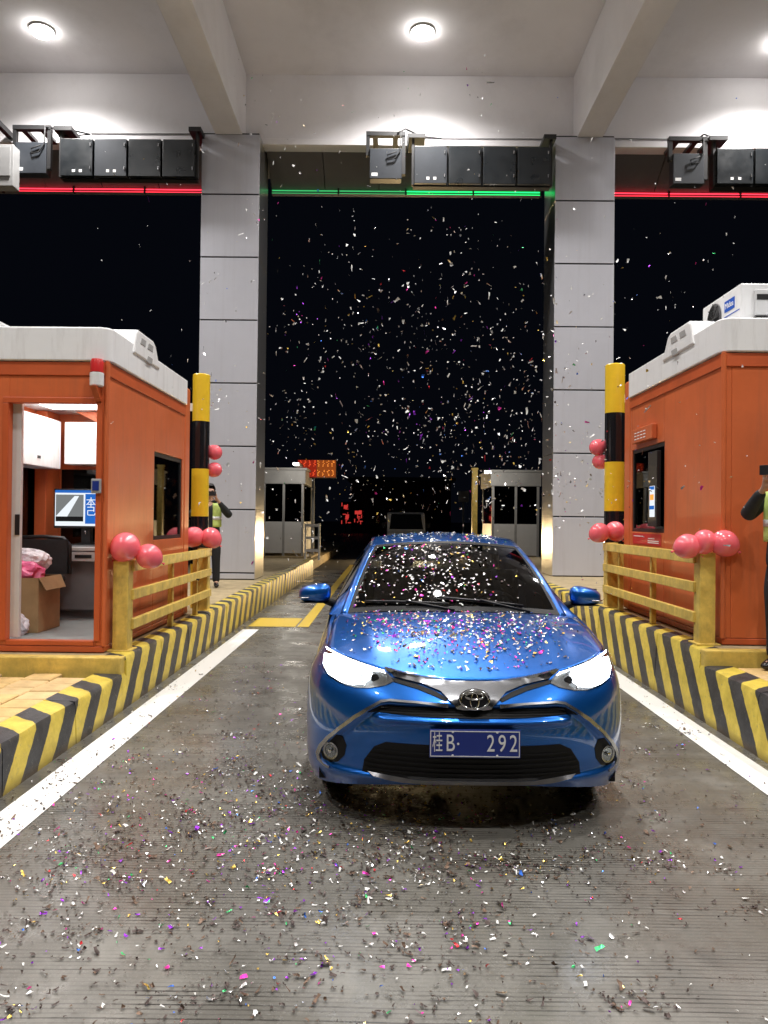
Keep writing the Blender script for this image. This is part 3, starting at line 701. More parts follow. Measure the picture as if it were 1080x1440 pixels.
bx('base', M['grey_desk'], t, -3.42, -3.02, 8.24, 8.37, 1.2765, 1.292, bevel=.003)
for r_ in range(4):
    bx('key_row', M['blackmetal'], t, -3.41, -3.03, 8.25 + .03 * r_, 8.274 + .03 * r_, 1.2925, 1.300)

# ---- pay window fittings of the other booth
t = thing('intercom_speaker', 'orange speaker box with slots above the pay window', 'speaker', (2.85, 8.7, 2.5))
bx('box', M['orange'], t, 2.80, 2.858, 8.20, 8.88, 2.50, 2.66, bevel=.008)
for i in range(4):
    for j in range(3): bx('slot', M['sticker'], t, 2.797, 2.7995, 8.40 + .10 * i, 8.47 + .10 * i, 2.535 + .035 * j, 2.545 + .035 * j)
t = thing('payment_screen', 'narrow lit payment display inside the pay window', 'display', (2.84, 8.5, 1.8))
bx('casing', M['blackmetal'], t, 2.81, 2.856, 8.06, 8.34, 1.56, 2.36, bevel=.006)
s = bx('screen', M['screen_white'], t, 2.806, 2.8095, 8.12, 8.27, 1.66, 1.99)
bx('screen_picture', M['screen_blue'], s, 2.803, 2.8055, 8.125, 8.265, 1.74, 1.78); bx('screen_picture', M['sign_orange'], s, 2.803, 2.8055, 8.14, 8.25, 1.84, 1.90); bx('screen_picture', M['screen_blue'], s, 2.803, 2.8055, 8.125, 8.265, 1.95, 1.985)
t = thing('notice_sticker', 'red notice with pale lines of print under the pay window', 'notice', (2.85, 8.75, 1.44))
bx('sheet', M['red_sticker'], t, 2.8555, 2.8588, 8.06, 8.98, 1.355, 1.475)
for z, ya, yb in ((1.445, 8.70, 8.94), (1.425, 8.25, 8.45), (1.40, 8.12, 8.46), (1.38, 8.12, 8.46)): bx('print_line', M['sticker'], t, 2.853, 2.8552, ya, yb, z - .004, z + .005)

# ---- air conditioners on the roofs
def aircon(m, x0, x1, y0, y1, z0, h, label, tilt=0):
    t = thing('air_conditioner', label, 'air conditioner', ((x0 + x1) / 2, (y0 + y1) / 2, z0), 'rooftop air conditioners')
    bx('casing', M['white'], t, x0, x1, y0, y1, z0 + .04, z0 + h, bevel=.015)
    for ya in (y0 + .1, y1 - .14): bx('foot', M['blackmetal'], t, x0 - .02, x1 + .02, ya, ya + .04, z0, z0 + .039)
    xf = x0 if m > 0 else x1; s = -m
    cyy, cz = y1 - .30, z0 + h / 2 + .02
    g = G(); rr = h / 2 - .06
    G().lathe([(rr, xf), (rr, xf + s * .014), (rr - .02, xf + s * .016)], (0, cyy, cz), axis='x', n=30).build('fan_shroud', M['fan'], t, smooth=True)
    for k in range(1, 6):
        pts = [(xf + s * .020, cyy + rr * k / 6 * math.cos(a), cz + rr * k / 6 * math.sin(a)) for a in [2 * math.pi * q / 24 for q in range(25)]]
        G().tube(pts, .004, 5).build('fan_ring', M['blackmetal'], t, smooth='all')
    for k in range(8):
        a = 2 * math.pi * k / 8; G().tube([(xf + s * .022, cyy, cz), (xf + s * .022, cyy + rr * math.cos(a), cz + rr * math.sin(a))], .004, 5).build('fan_spoke', M['blackmetal'], t)
    lg = bx('logo_plate', M['midea'], t, xf + s * .001, xf + s * .005, y0 + .12, y0 + .33, z0 + h * .55, z0 + h * .80, bevel=.002)
    text('lettering', 'Midea', .075, M['sticker'], lg, (xf + s * .0065, y0 + .225, z0 + h * .675), (R(90), 0, R(-90) if m > 0 else R(90)))
    bx('print_line', M['midea'], t, xf + s * .001, xf + s * .003, y0 + .02, y0 + .34, z0 + h * .44, z0 + h * .46)
    hc = bx('valve_cover', M['light_desk'], t, x0 + .12, x0 + .26, y0 - .03, y0 - .001, z0 + .12, z0 + h - .06, bevel=.01)
    bx('sticker', M['blackmetal'], hc, x0 + .13, x0 + .25, y0 - .034, y0 - .0305, z0 + h - .16, z0 + h - .11)
    bx('valve', M['blackmetal'], t, x0 + .10, x0 + .28, y0 - .05, y0 - .001, z0 + .05, z0 + .10)
    return t
aircon(1, 3.17, 3.56, 6.95, 7.80, zrr, .42, 'white air conditioner with round fan and blue badge on the booth roof')
aircon(-1, -4.25, -3.90, 7.25, 8.0, zrl, .32, 'air conditioner casing at the picture edge on the open booth roof')

# ------------------------------------------------------------------ guard rails
def guard_rail(x, m, zb, ys, label):
    t = thing('guard_rail', label, 'guard rail', (x, (ys[0] + ys[-1]) / 2, zb), 'yellow steel guard rails')
    top = zb + .79
    for i, y in enumerate(ys):
        big = i in (0, len(ys) - 1)
        hw = .068 if big else .028
        o = bx('post', M['yellow'], t, x - hw, x + hw, y - hw, y + hw, zb - .002, top if big else top - .05, bevel=.008)
        if big: bx('base_plate', M['yellow'], t, x - .10, x + .10, y - .10, y + .10, zb - .002, zb + .012, bevel=.003)
    if True:
        y = ys[-1]; G().prism([(y + .069, zb + .32), (y + .24, zb - .002), (y + .069, zb - .002)], 'x', x - .012, x + .012).build('gusset', M['yellow'], t)
    for z0, z1 in ((top - .10, top - .002), (zb + .44, zb + .53), (zb + .18, zb + .27)):
        bx('rail', M['yellow'], t, x - m * .070 - .022, x - m * .070 + .022, ys[0] + .02, ys[-1] + .04, z0, z1, bevel=.006)
    return t
guard_rail(-2.33, -1, .43, [6.76, 8.25, 9.30, 9.72], 'yellow steel guard rail beside the open booth')
guard_rail(2.74, 1, .56, [6.66, 7.95, 9.05, 9.45], 'yellow steel guard rail beside the booth with the pay window')

# ------------------------------------------------------------------ striped posts
def striped_post(x, y, zb, zt, r, label):
    t = thing('striped_post', label, 'post', (x, y, zb), 'yellow and black posts')
    z = zt; k = 0
    while z > zb + .02:
        z2 = max(zb, z - .62)
        prof = [(r, z2 + .0005), (r, z - .0005)] if k else [(r, z2 + .0005), (r, z - .012), (r - .012, z)]
        G().lathe(prof, (x, y, 0), n=32).build('band', M['yellow_post' if k % 2 == 0 else 'black_post'], t, smooth=True)
        z = z2; k += 1
    bx('lug', M['sticker'], t, x + (.0 if x > 0 else -r - .05), x + (r + .05 if x > 0 else 0), y - .02, y + .02, zt - .48, zt - .38)
    return t
striped_post(-2.47, 10.05, .43, 3.48, .112, 'tall yellow and black striped post behind the open booth')
striped_post(2.86, 9.75, .56, 3.60, .122, 'tall yellow and black striped post behind the pay window')

# ------------------------------------------------------------------ balloons
def balloon(x, y, z, r, label, group, tilt=(0, 0, 0)):
    t = thing('balloon', label, 'balloon', (x, y, z), group)
    prof = []
    for k in range(13):
        a = math.pi * k / 12; rr = math.sin(a); h = -math.cos(a)
        if h < 0: h *= 1.14; rr *= 1 - .06 * abs(h)
        prof.append((max(.002, rr * r), h * r))
    g = G().lathe(prof, (0, 0, 0), n=22); e = Euler([R(a) for a in tilt]).to_matrix()
    g.v = [tuple(e @ Vector(v) + Vector((x, y, z))) for v in g.v]; g.build('skin', M['balloon'], t, smooth='all')
    k_ = G().lathe([(.004, -1.12 * r), (.012, -1.14 * r - .022), (.010, -1.14 * r - .026)], (0, 0, 0), n=10)
    k_.v = [tuple(e @ Vector(v) + Vector((x, y, z))) for v in k_.v]; k_.build('knot', M['balloon'], t, smooth=True)
    return t
gA = 'balloons on the near rail post by the open booth'
balloon(-2.30, 6.72, 1.34, .128, 'pink balloon on the near rail post, next to the open booth corner', gA, (0, 40, 0))
balloon(-2.12, 6.80, 1.255, .112, 'smaller pink balloon drooping beside the rail post by the open booth', gA, (20, -60, 0))
gB = 'balloons on the far rail post by the open booth'
balloon(-2.44, 9.65, 1.36, .128, 'pink balloon against the foot of the striped post behind the open booth', gB, (0, 50, 0))
balloon(-2.24, 9.70, 1.35, .13, 'pink balloon in front of the person filming, on the far rail post', gB, (0, -50, 0))
gC = 'balloons behind the striped post by the open booth'
balloon(-2.31, 10.16, 2.47, .10, 'upper of two pink balloons behind the striped post near the open booth', gC, (0, 120, 0))
balloon(-2.31, 10.16, 2.24, .10, 'lower of two pink balloons behind the striped post near the open booth', gC, (0, 60, 0))
gD = 'balloons behind the striped post by the pay window'
balloon(2.68, 9.88, 2.56, .105, 'upper of two pink balloons behind the striped post near the pay window', gD, (0, -120, 0))
balloon(2.72, 9.90, 2.38, .10, 'lower of two pink balloons behind the striped post near the pay window', gD, (0, -60, 0))
gE = 'balloons on the far rail post by the pay window'
balloon(2.60, 9.45, 1.47, .122, 'pink balloon at the far rail post, nearest the blue car mirror', gE, (0, 60, 0))
balloon(2.80, 9.50, 1.49, .122, 'pink balloon at the far rail post, close under the pay window', gE, (0, -40, 0))
gF = 'balloons on the near rail post by the pay window'
balloon(2.575, 6.62, 1.40, .108, 'lowest pink balloon of the cluster on the near rail post', gF, (0, 70, 0))
balloon(2.715, 6.60, 1.445, .10, 'middle pink balloon of the cluster on the near rail post', gF, (0, 10, 0))
balloon(2.865, 6.56, 1.43, .115, 'pink balloon of the near rail post cluster, next to the person in dark clothes', gF, (0, -60, 0))

# ------------------------------------------------------------------ blue saloon car
CX, YF = .44, 3.82
RT = [0.0, 0.12, 0.35, 0.55, 0.78, 1.0]
RY = [0.07, 0.02, 0.0, 0.0, 0.035, 0.13]
RA = [0.87, 0.895, 0.905, 0.905, 0.885, 0.80]
RB = [0.70, 0.72, 0.74, 0.74, 0.70, 0.56]
ZB = .20
def herm(ts, vs_, t):
    t = min(max(t, ts[0]), ts[-1])
    for i in range(len(ts) - 1):
        if t <= ts[i + 1]: break
    def mm(k):
        if k == 0: return (vs_[1] - vs_[0]) / (ts[1] - ts[0])
        if k == len(ts) - 1: return (vs_[-1] - vs_[-2]) / (ts[-1] - ts[-2])
        return (vs_[k + 1] - vs_[k - 1]) / (ts[k + 1] - ts[k - 1])
    h = ts[i + 1] - ts[i]; u = (t - ts[i]) / h
    return (2*u**3 - 3*u*u + 1) * vs_[i] + (u**3 - 2*u*u + u) * h * mm(i) + (-2*u**3 + 3*u*u) * vs_[i + 1] + (u**3 - u*u) * h * mm(i + 1)
def zbot(q): return .268 - .128 * min(abs(q), 1) ** 2.5
def ztop(q): return .775 + .125 * min(abs(q), 1) ** 2.2
def front(q, t):
    a = herm(RT, RA, t); b = herm(RT, RB, t); y0 = herm(RT, RY, t); q = max(-1, min(1, q))
    x, y, z = a * q, y0 + b * (1 - max(0, 1 - abs(q) ** 2.6) ** (1 / 2.2)), zbot(q) + t * (ztop(q) - zbot(q))
    # the mouth of the bumper is set back inside the bright trim, with a proud crossbar above the plate
    xh = herm([.28, .34, .385, .445, .515, .59, .67], [.745, .79, .775, .735, .67, .59, .46], z)
    sm = lambda v: (lambda c: c * c * (3 - 2 * c))(min(1, max(0, v)))
    d = .032 * sm((xh - abs(x)) / .05) * sm((z - .285) / .03) * sm((.672 - z) / .02)
    d *= 1 - .85 * math.exp(-((z - .592) / .018) ** 2) * sm((.52 - abs(x)) / .05)
    return x, y + d, z
def skin_y(x, z):
    t = .5; q = x / .9
    for _ in range(10):
        t = min(max((z - zbot(q)) / (ztop(q) - zbot(q)), 0), 1); q = max(-1, min(1, x / herm(RT, RA, t)))
    return front(q, t)[1]
def skin_pt(x, z, off=0.0):
    e = .004
    y = skin_y(x, z)
    dx = (skin_y(x + e, z) - skin_y(x - e, z)) / (2 * e); dz = (skin_y(x, z + e) - skin_y(x, z - e)) / (2 * e)
    n = Vector((dx, -1, dz)).normalized()
    p = Vector((x, y, z)) + n * off
    return (p.x + CX, p.y + YF, p.z)
def patch(poly, off, thick, step=.022):
    """outline in front view laid on the car's nose, given thickness"""
    pts = []
    n = len(poly)
    for i in range(n):
        a, b = Vector(poly[i]), Vector(poly[(i + 1) % n]); k = max(1, int((b - a).length / step))
        for j in range(k): pts.append(a + (b - a) * j / k)
    nb = len(pts); edges = [(i, (i + 1) % nb) for i in range(nb)]
    x0, x1 = min(p[0] for p in poly), max(p[0] for p in poly); z0, z1 = min(p[1] for p in poly), max(p[1] for p in poly)
    def inside(x, z):
        c = False; j = n - 1
        for i in range(n):
            (xi, zi), (xj, zj) = poly[i], poly[j]
            if (zi > z) != (zj > z) and x < (xj - xi) * (z - zi) / (zj - zi) + xi: c = not c
            j = i
        return c
    x = x0 + step / 2; inner = []
    while x < x1:
        z = z0 + step / 2
        while z < z1:
            if inside(x, z) and min((Vector((x, z)) - p).length for p in pts) > step * .5: inner.append(Vector((x, z)))
            z += step
        x += step
    vs_, es, fs, *_ = delaunay_2d_cdt(pts + inner, edges, [list(range(nb))], 1, 1e-5)
    g = G(); m_ = len(vs_)
    V = [skin_pt(v.x, v.y, off) for v in vs_] + [skin_pt(v.x, v.y, off - thick) for v in vs_]
    F = [tuple(f) for f in fs] + [tuple(m_ + i for i in reversed(f)) for f in fs]
    cnt = {}
    for f in fs:
        for i in range(len(f)):
            e = (f[i], f[(i + 1) % len(f)]); cnt[e] = 1
    for a, b in list(cnt):
        if (b, a) not in cnt: F.append((b, a, m_ + a, m_ + b))
    g.add(V, F); return g
def mirror(poly): return [(-x, z) for x, z in reversed(poly)]
car = thing('saloon_car', 'blue saloon car with lit headlights, its bonnet strewn with confetti', 'car', (CX, YF + 2.3, 0))
P = M['paint']
def W(x, y, z): return (x + CX, y + YF, z)

# -- hood
def lead(x):
    q = max(-1, min(1, x / .80)); X_, y, z = front(q, 1.0); return y, z
def cowl_y(x): return 1.10 + .20 * (abs(x) / .80) ** 2.2
def hood_pt(x, v):
    y0, z0 = lead(x); y1 = cowl_y(x); z1 = 1.015 - .045 * (abs(x) / .8) ** 2.5
    k = 1 - (1 - v) ** 1.7
    z = z0 + (z1 - z0) * k + .012 * math.sin(math.pi * v)
    crease = .012 * math.exp(-((abs(x) - .50 - .12 * v) / .07) ** 2) * math.sin(math.pi * min(1, v * 1.2)) if abs(x) > .1 else 0
    return (x, y0 + (y1 - y0) * v, z + crease)
XE = .772
G().grid(lambda u, v: W(*hood_pt((u * 2 - 1) * XE, .012 + v * .985)), 56, 36).build('bonnet', P, car, smooth='all', solid=.02)
for s in (-1, 1):
    G().grid(lambda u, v: W(*hood_pt(s * (XE + .004 + u * (.80 - XE - .004)), v)), 3, 30).build('fender_top', P, car, smooth='all')
# -- nose skin (bumper)
G().grid(lambda u, v: W(*front(math.sin((u - .5) * math.pi), v * .998)), 150, 70).build('bumper', P, car, smooth='all')
# -- flanks: from the nose corner to the tail
YR = 4.55
def tailx(y):   # plan narrowing to the tail
    return 1 - .11 * max(0, (y - 3.6) / .95) ** 2.2
def belt_z(y): return herm([.69, 1.3, 2.6, 3.8, YR], [.90, .97, 1.0, 1.05, 1.06], y)
def flank(s, u, v):
    t = v; y0 = herm(RT, RY, t) + herm(RT, RB, t)
    y = y0 + (YR - y0) * u
    a = herm(RT, RA, t)
    a2 = a + (herm([0, .5, 1], [.85, .905, .835], t) - a) * min(1, max(0, (y - .7) / .8))
    zt = belt_z(max(.69, y)); zl = herm([.6, 1.4, 4.55], [.14, .185, .20], y); z = zl + t * (zt - zl)
    return W(s * a2 * tailx(y), y, z)
AR = ((.95, .345), (3.65, .345))
for s in (-1, 1):
    nu, nv = 150, 30
    g = G(); vs_ = [Vector(flank(s, i / nu, j / nv)) for j in range(nv + 1) for i in range(nu + 1)]
    fs = []
    def hole(c): return any((c.y - YF - ay) ** 2 + (c.z - .315) ** 2 < ar * ar for ay, ar in AR)
    for j in range(nv):
        for i in range(nu):
            f = (j * (nu + 1) + i, j * (nu + 1) + i + 1, (j + 1) * (nu + 1) + i + 1, (j + 1) * (nu + 1) + i)
            if not hole(sum((vs_[k] for k in f), Vector()) / 4): fs.append(f)
    for v in vs_:
        for ay, ar in AR:
            d = Vector((v.y - YF - ay, v.z - .315))
            if ar - .025 < d.length < ar + .012: d = d.normalized() * ar; v.y = YF + ay + d.x; v.z = .315 + d.y
    g.add(vs_, fs); g.build('flank', P, car, smooth='all', recalc=False)
    # wheel wells
    for ay, ar in AR:
        G().grid(lambda u, v: (CX + s * (.55 + .26 * v), YF + ay + (ar + .008) * math.cos(math.pi * u), .315 + (ar + .008) * math.sin(math.pi * u)), 24, 1).build('wheel_well', M['darkplastic'], car, smooth='all')
    for yy in (1.52, 2.55, 3.42):
        pts = []
        for q in range(14):
            v = .12 + .88 * q / 13
            t = v; y0 = herm(RT, RY, t) + herm(RT, RB, t); u = (yy + .03 * math.sin(v * 3) - y0) / (YR - y0)
            p = flank(s, u, v); pts.append((p[0] + s * .0005, p[1], p[2]))
        G().tube(pts, .003, 5).build('door_gap', M['joint'], car)
    for yy in (2.38, 3.28):
        p = flank(s, (yy - .7) / (YR - .7), .86)
        G().tube([(p[0] + s * .004, p[1] - .09, p[2]), (p[0] + s * .030, p[1] - .07, p[2]), (p[0] + s * .030, p[1] + .07, p[2]), (p[0] + s * .004, p[1] + .09, p[2])], .011, 8).build('door_handle', P, car, smooth='all')
# -- tail
G().grid(lambda u, v: (lambda p, q: W((p[0] - CX) * (2 * u - 1) if False else (2 * u - 1) * (p[0] - CX), YR + .10 * (1 - (2 * u - 1) ** 4) * math.sin(math.pi * min(1, .25 + v * .7)), p[2]))(flank(1, 1, v), 0), 30, 16).build('tail_panel', P, car, smooth='all')
G().grid(lambda u, v: W((2 * u - 1) * .77, 4.02 + .60 * v - .07 * (2 * u - 1) ** 4 * v, 1.085 - .03 * v ** 2 + .02 * (1 - (2 * u - 1) ** 2)), 24, 10).build('boot_lid', P, car, smooth='all', solid=.02)
for s in (-1, 1):
    bx('tail_light', M['redplastic'], car, CX + s * .50, CX + s * .76, YF + 4.52, YF + 4.58, .80, .95, bevel=.02)
# -- greenhouse
def ws_base(u): return Vector((u * .755, cowl_y(u * .755) + .015, 1.012 - .045 * abs(u) ** 2.5))
def ws_top(u): return Vector((u * .575, 1.98 + .12 * abs(u) ** 2.2, 1.44 - .045 * u * u))
def ws_pt(u, v, off=0):
    a, b = ws_base(u), ws_top(u); p = a.lerp(b, v); p.z += .035 * math.sin(math.pi * v); p.y -= .01 * math.sin(math.pi * v)
    return W(p.x, p.y - off * .55, p.z + off * .83)
def rear_base(u): return Vector((u * .70, 4.02 + .03 - .08 * abs(u) ** 2, 1.08 - .02 * abs(u)))
def rear_top(u): return Vector((u * .57, 3.32 - .05 * u * u, 1.43 - .04 * u * u))
def roof_pt(u, v):
    a, b = ws_top(u), rear_top(u); p = a.lerp(b, v); p.z += .065 * math.sin(math.pi * (v * .92 + .03)) - .006
    return W(p.x, p.y, p.z)
G().grid(lambda u, v: roof_pt(2 * u - 1, v), 30, 26).build('roof', P, car, smooth='all', solid=.02)
G().grid(lambda u, v: ws_pt((2 * u - 1) * .93, .02 + v * .955, .004), 30, 20).build('windscreen', M['carglass'], car, smooth='all')
for s in (-1, 1):
    G().grid(lambda u, v: ws_pt(s * (.93 + .07 * u), v, .002), 3, 20).build('pillar', P, car, smooth='all', solid=.03)
    G().grid(lambda u, v: ws_pt(s * (.895 + .037 * u), .02 + v * .955, .0065), 2, 20).build('screen_border', M['darkplastic'], car, smooth='all')
G().grid(lambda u, v: ws_pt((2 * u - 1) * .93, .005 + v * .05, .0062), 24, 2).build('screen_border', M['darkplastic'], car, smooth='all')
G().grid(lambda u, v: ws_pt((2 * u - 1) * .93, .945 + v * .055, .0062), 24, 2).build('screen_border', M['darkplastic'], car, smooth='all')
G().grid(lambda u, v: W(*(rear_base(2 * u - 1).lerp(rear_top(2 * u - 1), v) + Vector((0, .02 * math.sin(math.pi * v), .03 * math.sin(math.pi * v))))), 24, 10).build('rear_window', M['carglass'], car, smooth='all')
def side_top(w_):
    P_ = [Vector(ws_base(1)), Vector(ws_base(1)).lerp(ws_top(1), .5), Vector(ws_top(1)), Vector((.592, 2.7, 1.415)), Vector(rear_top(1)), Vector(rear_top(1)).lerp(rear_base(1), .5), Vector(rear_base(1))]
    i = min(int(w_ * 6), 5); f = w_ * 6 - i; return P_[i].lerp(P_[i + 1], f)
for s in (-1, 1):
    def sd(u, v, off=0):
        tp = side_top(u); yb = 1.30 + (4.10 - 1.30) * u; bt = Vector((.83 * tailx(yb), yb, belt_z(yb) - .005))
        p = bt.lerp(tp, v); p.x += .02 * math.sin(math.pi * v) + off
        return W(s * p.x, p.y, p.z)
    G().grid(lambda u, v: sd(u, v), 60, 12).build('cabin_side', P, car, smooth='all')
    for u0, u1 in ((.12, .46), (.49, .84)):
        G().grid(lambda u, v: sd(u0 + (u1 - u0) * u, .07 + .80 * v, .006), 16, 8).build('side_window', M['glassdark'], car, smooth='all')
# cowl strip and wipers
G().grid(lambda u, v: W((2 * u - 1) * .74, cowl_y((2 * u - 1) * .74) - .02 + .06 * v, 1.004 - .04 * abs(2 * u - 1) ** 2.5 + .006 * v), 20, 2).build('cowl', M['darkplastic'], car, smooth='all')
for u0, u1, va, vb in ((.60, -.16, .06, .13), (-.06, -.80, .06, .10)):
    a, b = ws_pt(u0, va, .014), ws_pt(u1, vb, .018)
    pts = [ws_pt(u0 + (u1 - u0) * k / 6, va + (vb - va) * k / 6 + .004, .018) for k in range(7)]
    wp = G().tube(pts, .008, 6).build('wiper', M['blackmetal'], car, smooth='all')
    G().tube([ws_pt(u0 + .05, .01, .012), ws_pt(u0 + (u1 - u0) * .5, va + (vb - va) * .5, .030)], .007, 6).build('wiper_arm', M['blackmetal'], wp, smooth='all')
# -- nose details
def sym(top): return top + mirror(top)
chrome = [(0, .775), (.13, .786), (.265, .802), (.38, .822), (.45, .837)]
low = [(.435, .818), (.40, .785), (.26, .760), (.165, .728), (.11, .680), (.06, .654), (0, .648)]
polyc = [(x, z - .004) for x, z in chrome] + low + [(-x, z) for x, z in reversed(low[:-1])] + [(-x, z - .004) for x, z in reversed(chrome[1:])]
patch(polyc, .014, .03).build('chrome_wing', M['wing'], car, smooth=True)
gtop = [(.43, .772), (.30, .742), (.20, .715), (.15, .695), (.15, .682), (.42, .69), (.44, .72)]
band = [(0, .655), (.47, .657), (.535, .620), (.26, .612), (0, .608), (-.26, .612), (-.535, .620), (-.47, .657)]
patch(band, .004, .012).build('upper_grille', M['darkplastic'], car, smooth=True)
for zz in (.622, .636, .648):
    patch([(-.47, zz - .003), (.47, zz - .003), (.47, zz + .003), (-.47, zz + .003)], .009, .006, .05).build('grille_slat', M['darkplastic'], car)
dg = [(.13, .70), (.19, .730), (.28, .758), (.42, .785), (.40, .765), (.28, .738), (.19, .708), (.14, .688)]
for d in (dg, mirror(dg)): patch(d, .005, .01).build('wing_dark_gap', M['darkplastic'], car)  # dark plastic strips along the lower edges of the wing
lg = [(.44, .475), (.50, .445), (.55, .37), (.56, .305), (.30, .293), (-.30, .293), (-.56, .305), (-.55, .37), (-.50, .445), (-.44, .475)]
patch(lg, .004, .012).build('lower_grille', M['darkplastic'], car, smooth=True)
for zz in (.33, .355, .38, .405, .43):
    wv = .545 - max(0, (zz - .37)) * .8
    patch([(-wv, zz - .004), (wv, zz - .004), (wv, zz + .004), (-wv, zz + .004)], .010, .006, .05).build('grille_slat', M['darkplastic'], car)
patch([(-.53, .306), (-.50, .292), (-.3, .280), (.3, .280), (.50, .292), (.53, .306), (.30, .292), (-.30, .292)], .012, .02).build('lower_lip', M['lip'], car, smooth=True)
def ribbon(pts, wd, off, th):
    a, b = [], []
    for i, p in enumerate(pts):
        d = Vector(pts[min(i + 1, len(pts) - 1)]) - Vector(pts[max(i - 1, 0)]); n = Vector((-d.y, d.x)).normalized() * wd[i] / 2
        a.append((p[0] + n.x, p[1] + n.y)); b.append((p[0] - n.x, p[1] - n.y))
    return patch(a + b[::-1], off, th)
hook = [(.13, .672), (.28, .680), (.42, .684), (.465, .676), (.53, .637), (.60, .588), (.68, .515), (.745, .445), (.785, .385), (.803, .335), (.795, .31), (.765, .295), (.735, .288)]
hw = [.008, .009, .010, .012, .013, .014, .015, .017, .020, .022, .020, .014, .010]
for s in (1, -1):
    hk = [(s * x, z) for x, z in hook]
    ribbon(hk, hw, .010, .02).build('bumper_trim', M['satin'], car, smooth=True)
    fr = [(.70, .475), (.745, .42), (.785, .35), (.775, .322), (.735, .308), (.69, .325), (.655, .37), (.645, .425), (.665, .465)]
    fr = fr if s > 0 else mirror(fr)
    patch(fr, .003, .01, .016).build('fog_recess', M['darkplastic'], car, smooth=True)
    c = Vector(skin_pt(s * .722, .378, .010)); nq = (Vector(skin_pt(s * .722, .378, .1)) - Vector(skin_pt(s * .722, .378, 0))).normalized()
    nq = (nq * .85 + Vector((0, -.55, 0))).normalized(); qt = Vector((0, -1, 0)).rotation_difference(nq).to_matrix()
    def turned(g): g.v = [tuple(qt @ Vector(v) + c) for v in g.v]; return g
    fl = turned(G().lathe([(.046, .025), (.046, -.008), (.036, -.006), (.034, -.001)], (0, 0, 0), axis='y', n=24)).build('fog_lamp', M['satin'], car, smooth=True)
    turned(G().lathe([(.033, -.003), (.024, -.010), (.004, -.012)], (0, 0, 0), axis='y', n=20)).build('lens', M['lampglass'], fl, smooth=True)
    turned(G().lathe([(.012, -.0035), (.010, -.016), (.004, -.018)], (0, 0, 0), axis='y', n=14)).build('bulb_shield', M['chrome'], fl, smooth=True)
    # headlight: reflector bowl, lit light guides and projector, clear cover
    hl = [(.395, .770), (.45, .746), (.53, .729), (.60, .725), (.68, .733), (.745, .752), (.785, .785), (.792, .835), (.77, .876), (.71, .872), (.62, .852), (.54, .835), (.45, .812)]
    hl = hl if s > 0 else mirror(hl)
    hd = patch(hl, .005, .02, .012).build('headlight', M['chrome'], car, smooth=True)
    lit = [(.51, .785), (.56, .748), (.62, .737), (.68, .741), (.745, .762), (.778, .80), (.775, .850), (.71, .858), (.62, .840), (.53, .820)]
    lit = lit if s > 0 else mirror(lit)
    patch(lit, .016, .003, .012).build('lit_reflector', M['head_on'], hd, smooth=True)
    drl = [(.445, .818), (.54, .839), (.62, .856), (.71, .876), (.765, .882), (.757, .871), (.71, .864), (.62, .844), (.54, .827), (.45, .806)]
    drl = drl if s > 0 else mirror(drl)
    patch(drl, .020, .004, .012).build('light_guide', M['head_on'], hd, smooth=True)
    for px, pz, rr in ((.60, .785, .032), (.50, .778, .022)):
        c = Vector(skin_pt(s * px, pz, .004))
        G().lathe([(rr, c.y + .01), (rr, c.y - .010), (rr * .8, c.y - .014)], (c.x, 0, c.z), axis='y', n=20).build('projector', M['darkplastic' if rr < .03 else 'head_on'], hd, smooth=True)
    for x0_, x1_ in ((.552, .560), (.595, .601)):
        rb_ = [(x0_, .742), (x1_, .742), (x1_ + .02, .825), (x0_ + .02, .825)]
        patch(rb_ if s > 0 else mirror(rb_), .021, .006, .02).build('reflector_rib', M['chrome'], hd)
    patch(hl, .027, .002, .012).build('cover', M['lampglass'], hd, smooth=True)
# -- emblem: three linked ovals on the chrome wing
ey = skin_y(0, .706) - .030
em = G().lathe([(.001, 0), (.078, 0), (.080, -.006), (.072, -.012), (.001, -.012)], (0, 0, 0), axis='y', n=40)
em.v = [(CX + x, YF + ey + y + (z * .15), .706 + z * .66) for x, y, z in em.v]
em = em.build('emblem', M['darkplastic'], car, smooth=True)
def oval(cx, cz, rx, rz, r=.0052):
    return [(CX + cx + rx * math.cos(a), YF + ey - .0145 + (cz + rz * math.sin(a)) * .15, .706 + cz + rz * math.sin(a)) for a in [2 * math.pi * k / 36 for k in range(37)]]
for o_ in ((0, 0, .071, .0455), (0, .018, .044, .0165), (0, -.002, .0185, .0415)):
    G().tube(oval(*o_), .0058, 8, cap=False).build('emblem_ring', M['chrome'], em, smooth='all')
# -- number plate
py = YF - .012
pl = bx('number_plate', M['platebl'], car, CX - .225, CX + .225, py, py + .008, .427, .567, bevel=.003)
bx('plate_holder', M['darkplastic'], car, CX - .20, CX + .20, py + .009, py + .04, .44, .555)
for a in ((-.221, .221, .4335, .4375), (-.221, .221, .5565, .5605), (-.221, -.217, .438, .556), (.217, .221, .438, .556)):
    bx('border', M['platewh'], pl, CX + a[0], CX + a[1], py - .002, py - .0003, a[2], a[3])
for ch, x, sx in (('桂', -.185, .50), ('B', -.122, .72), ('2', .078, .72), ('9', .134, .72), ('2', .19, .72)):
    text('lettering', ch, .118 if ch != '桂' else .105, M['platewh'], pl, (CX + x, py - .0015, .497), (R(90), 0, 0), sx=sx)
G().lathe([(.006, py), (.006, py - .002)], (CX - .083, 0, .497), axis='y', n=10).build('dot', M['platewh'], pl)
for x, z in ((-.11, .555), (.11, .555), (-.11, .439), (.11, .439)):
    G().lathe([(.006, py), (.005, py - .003)], (CX + x, 0, z), axis='y', n=10).build('screw', M['platewh'], pl)
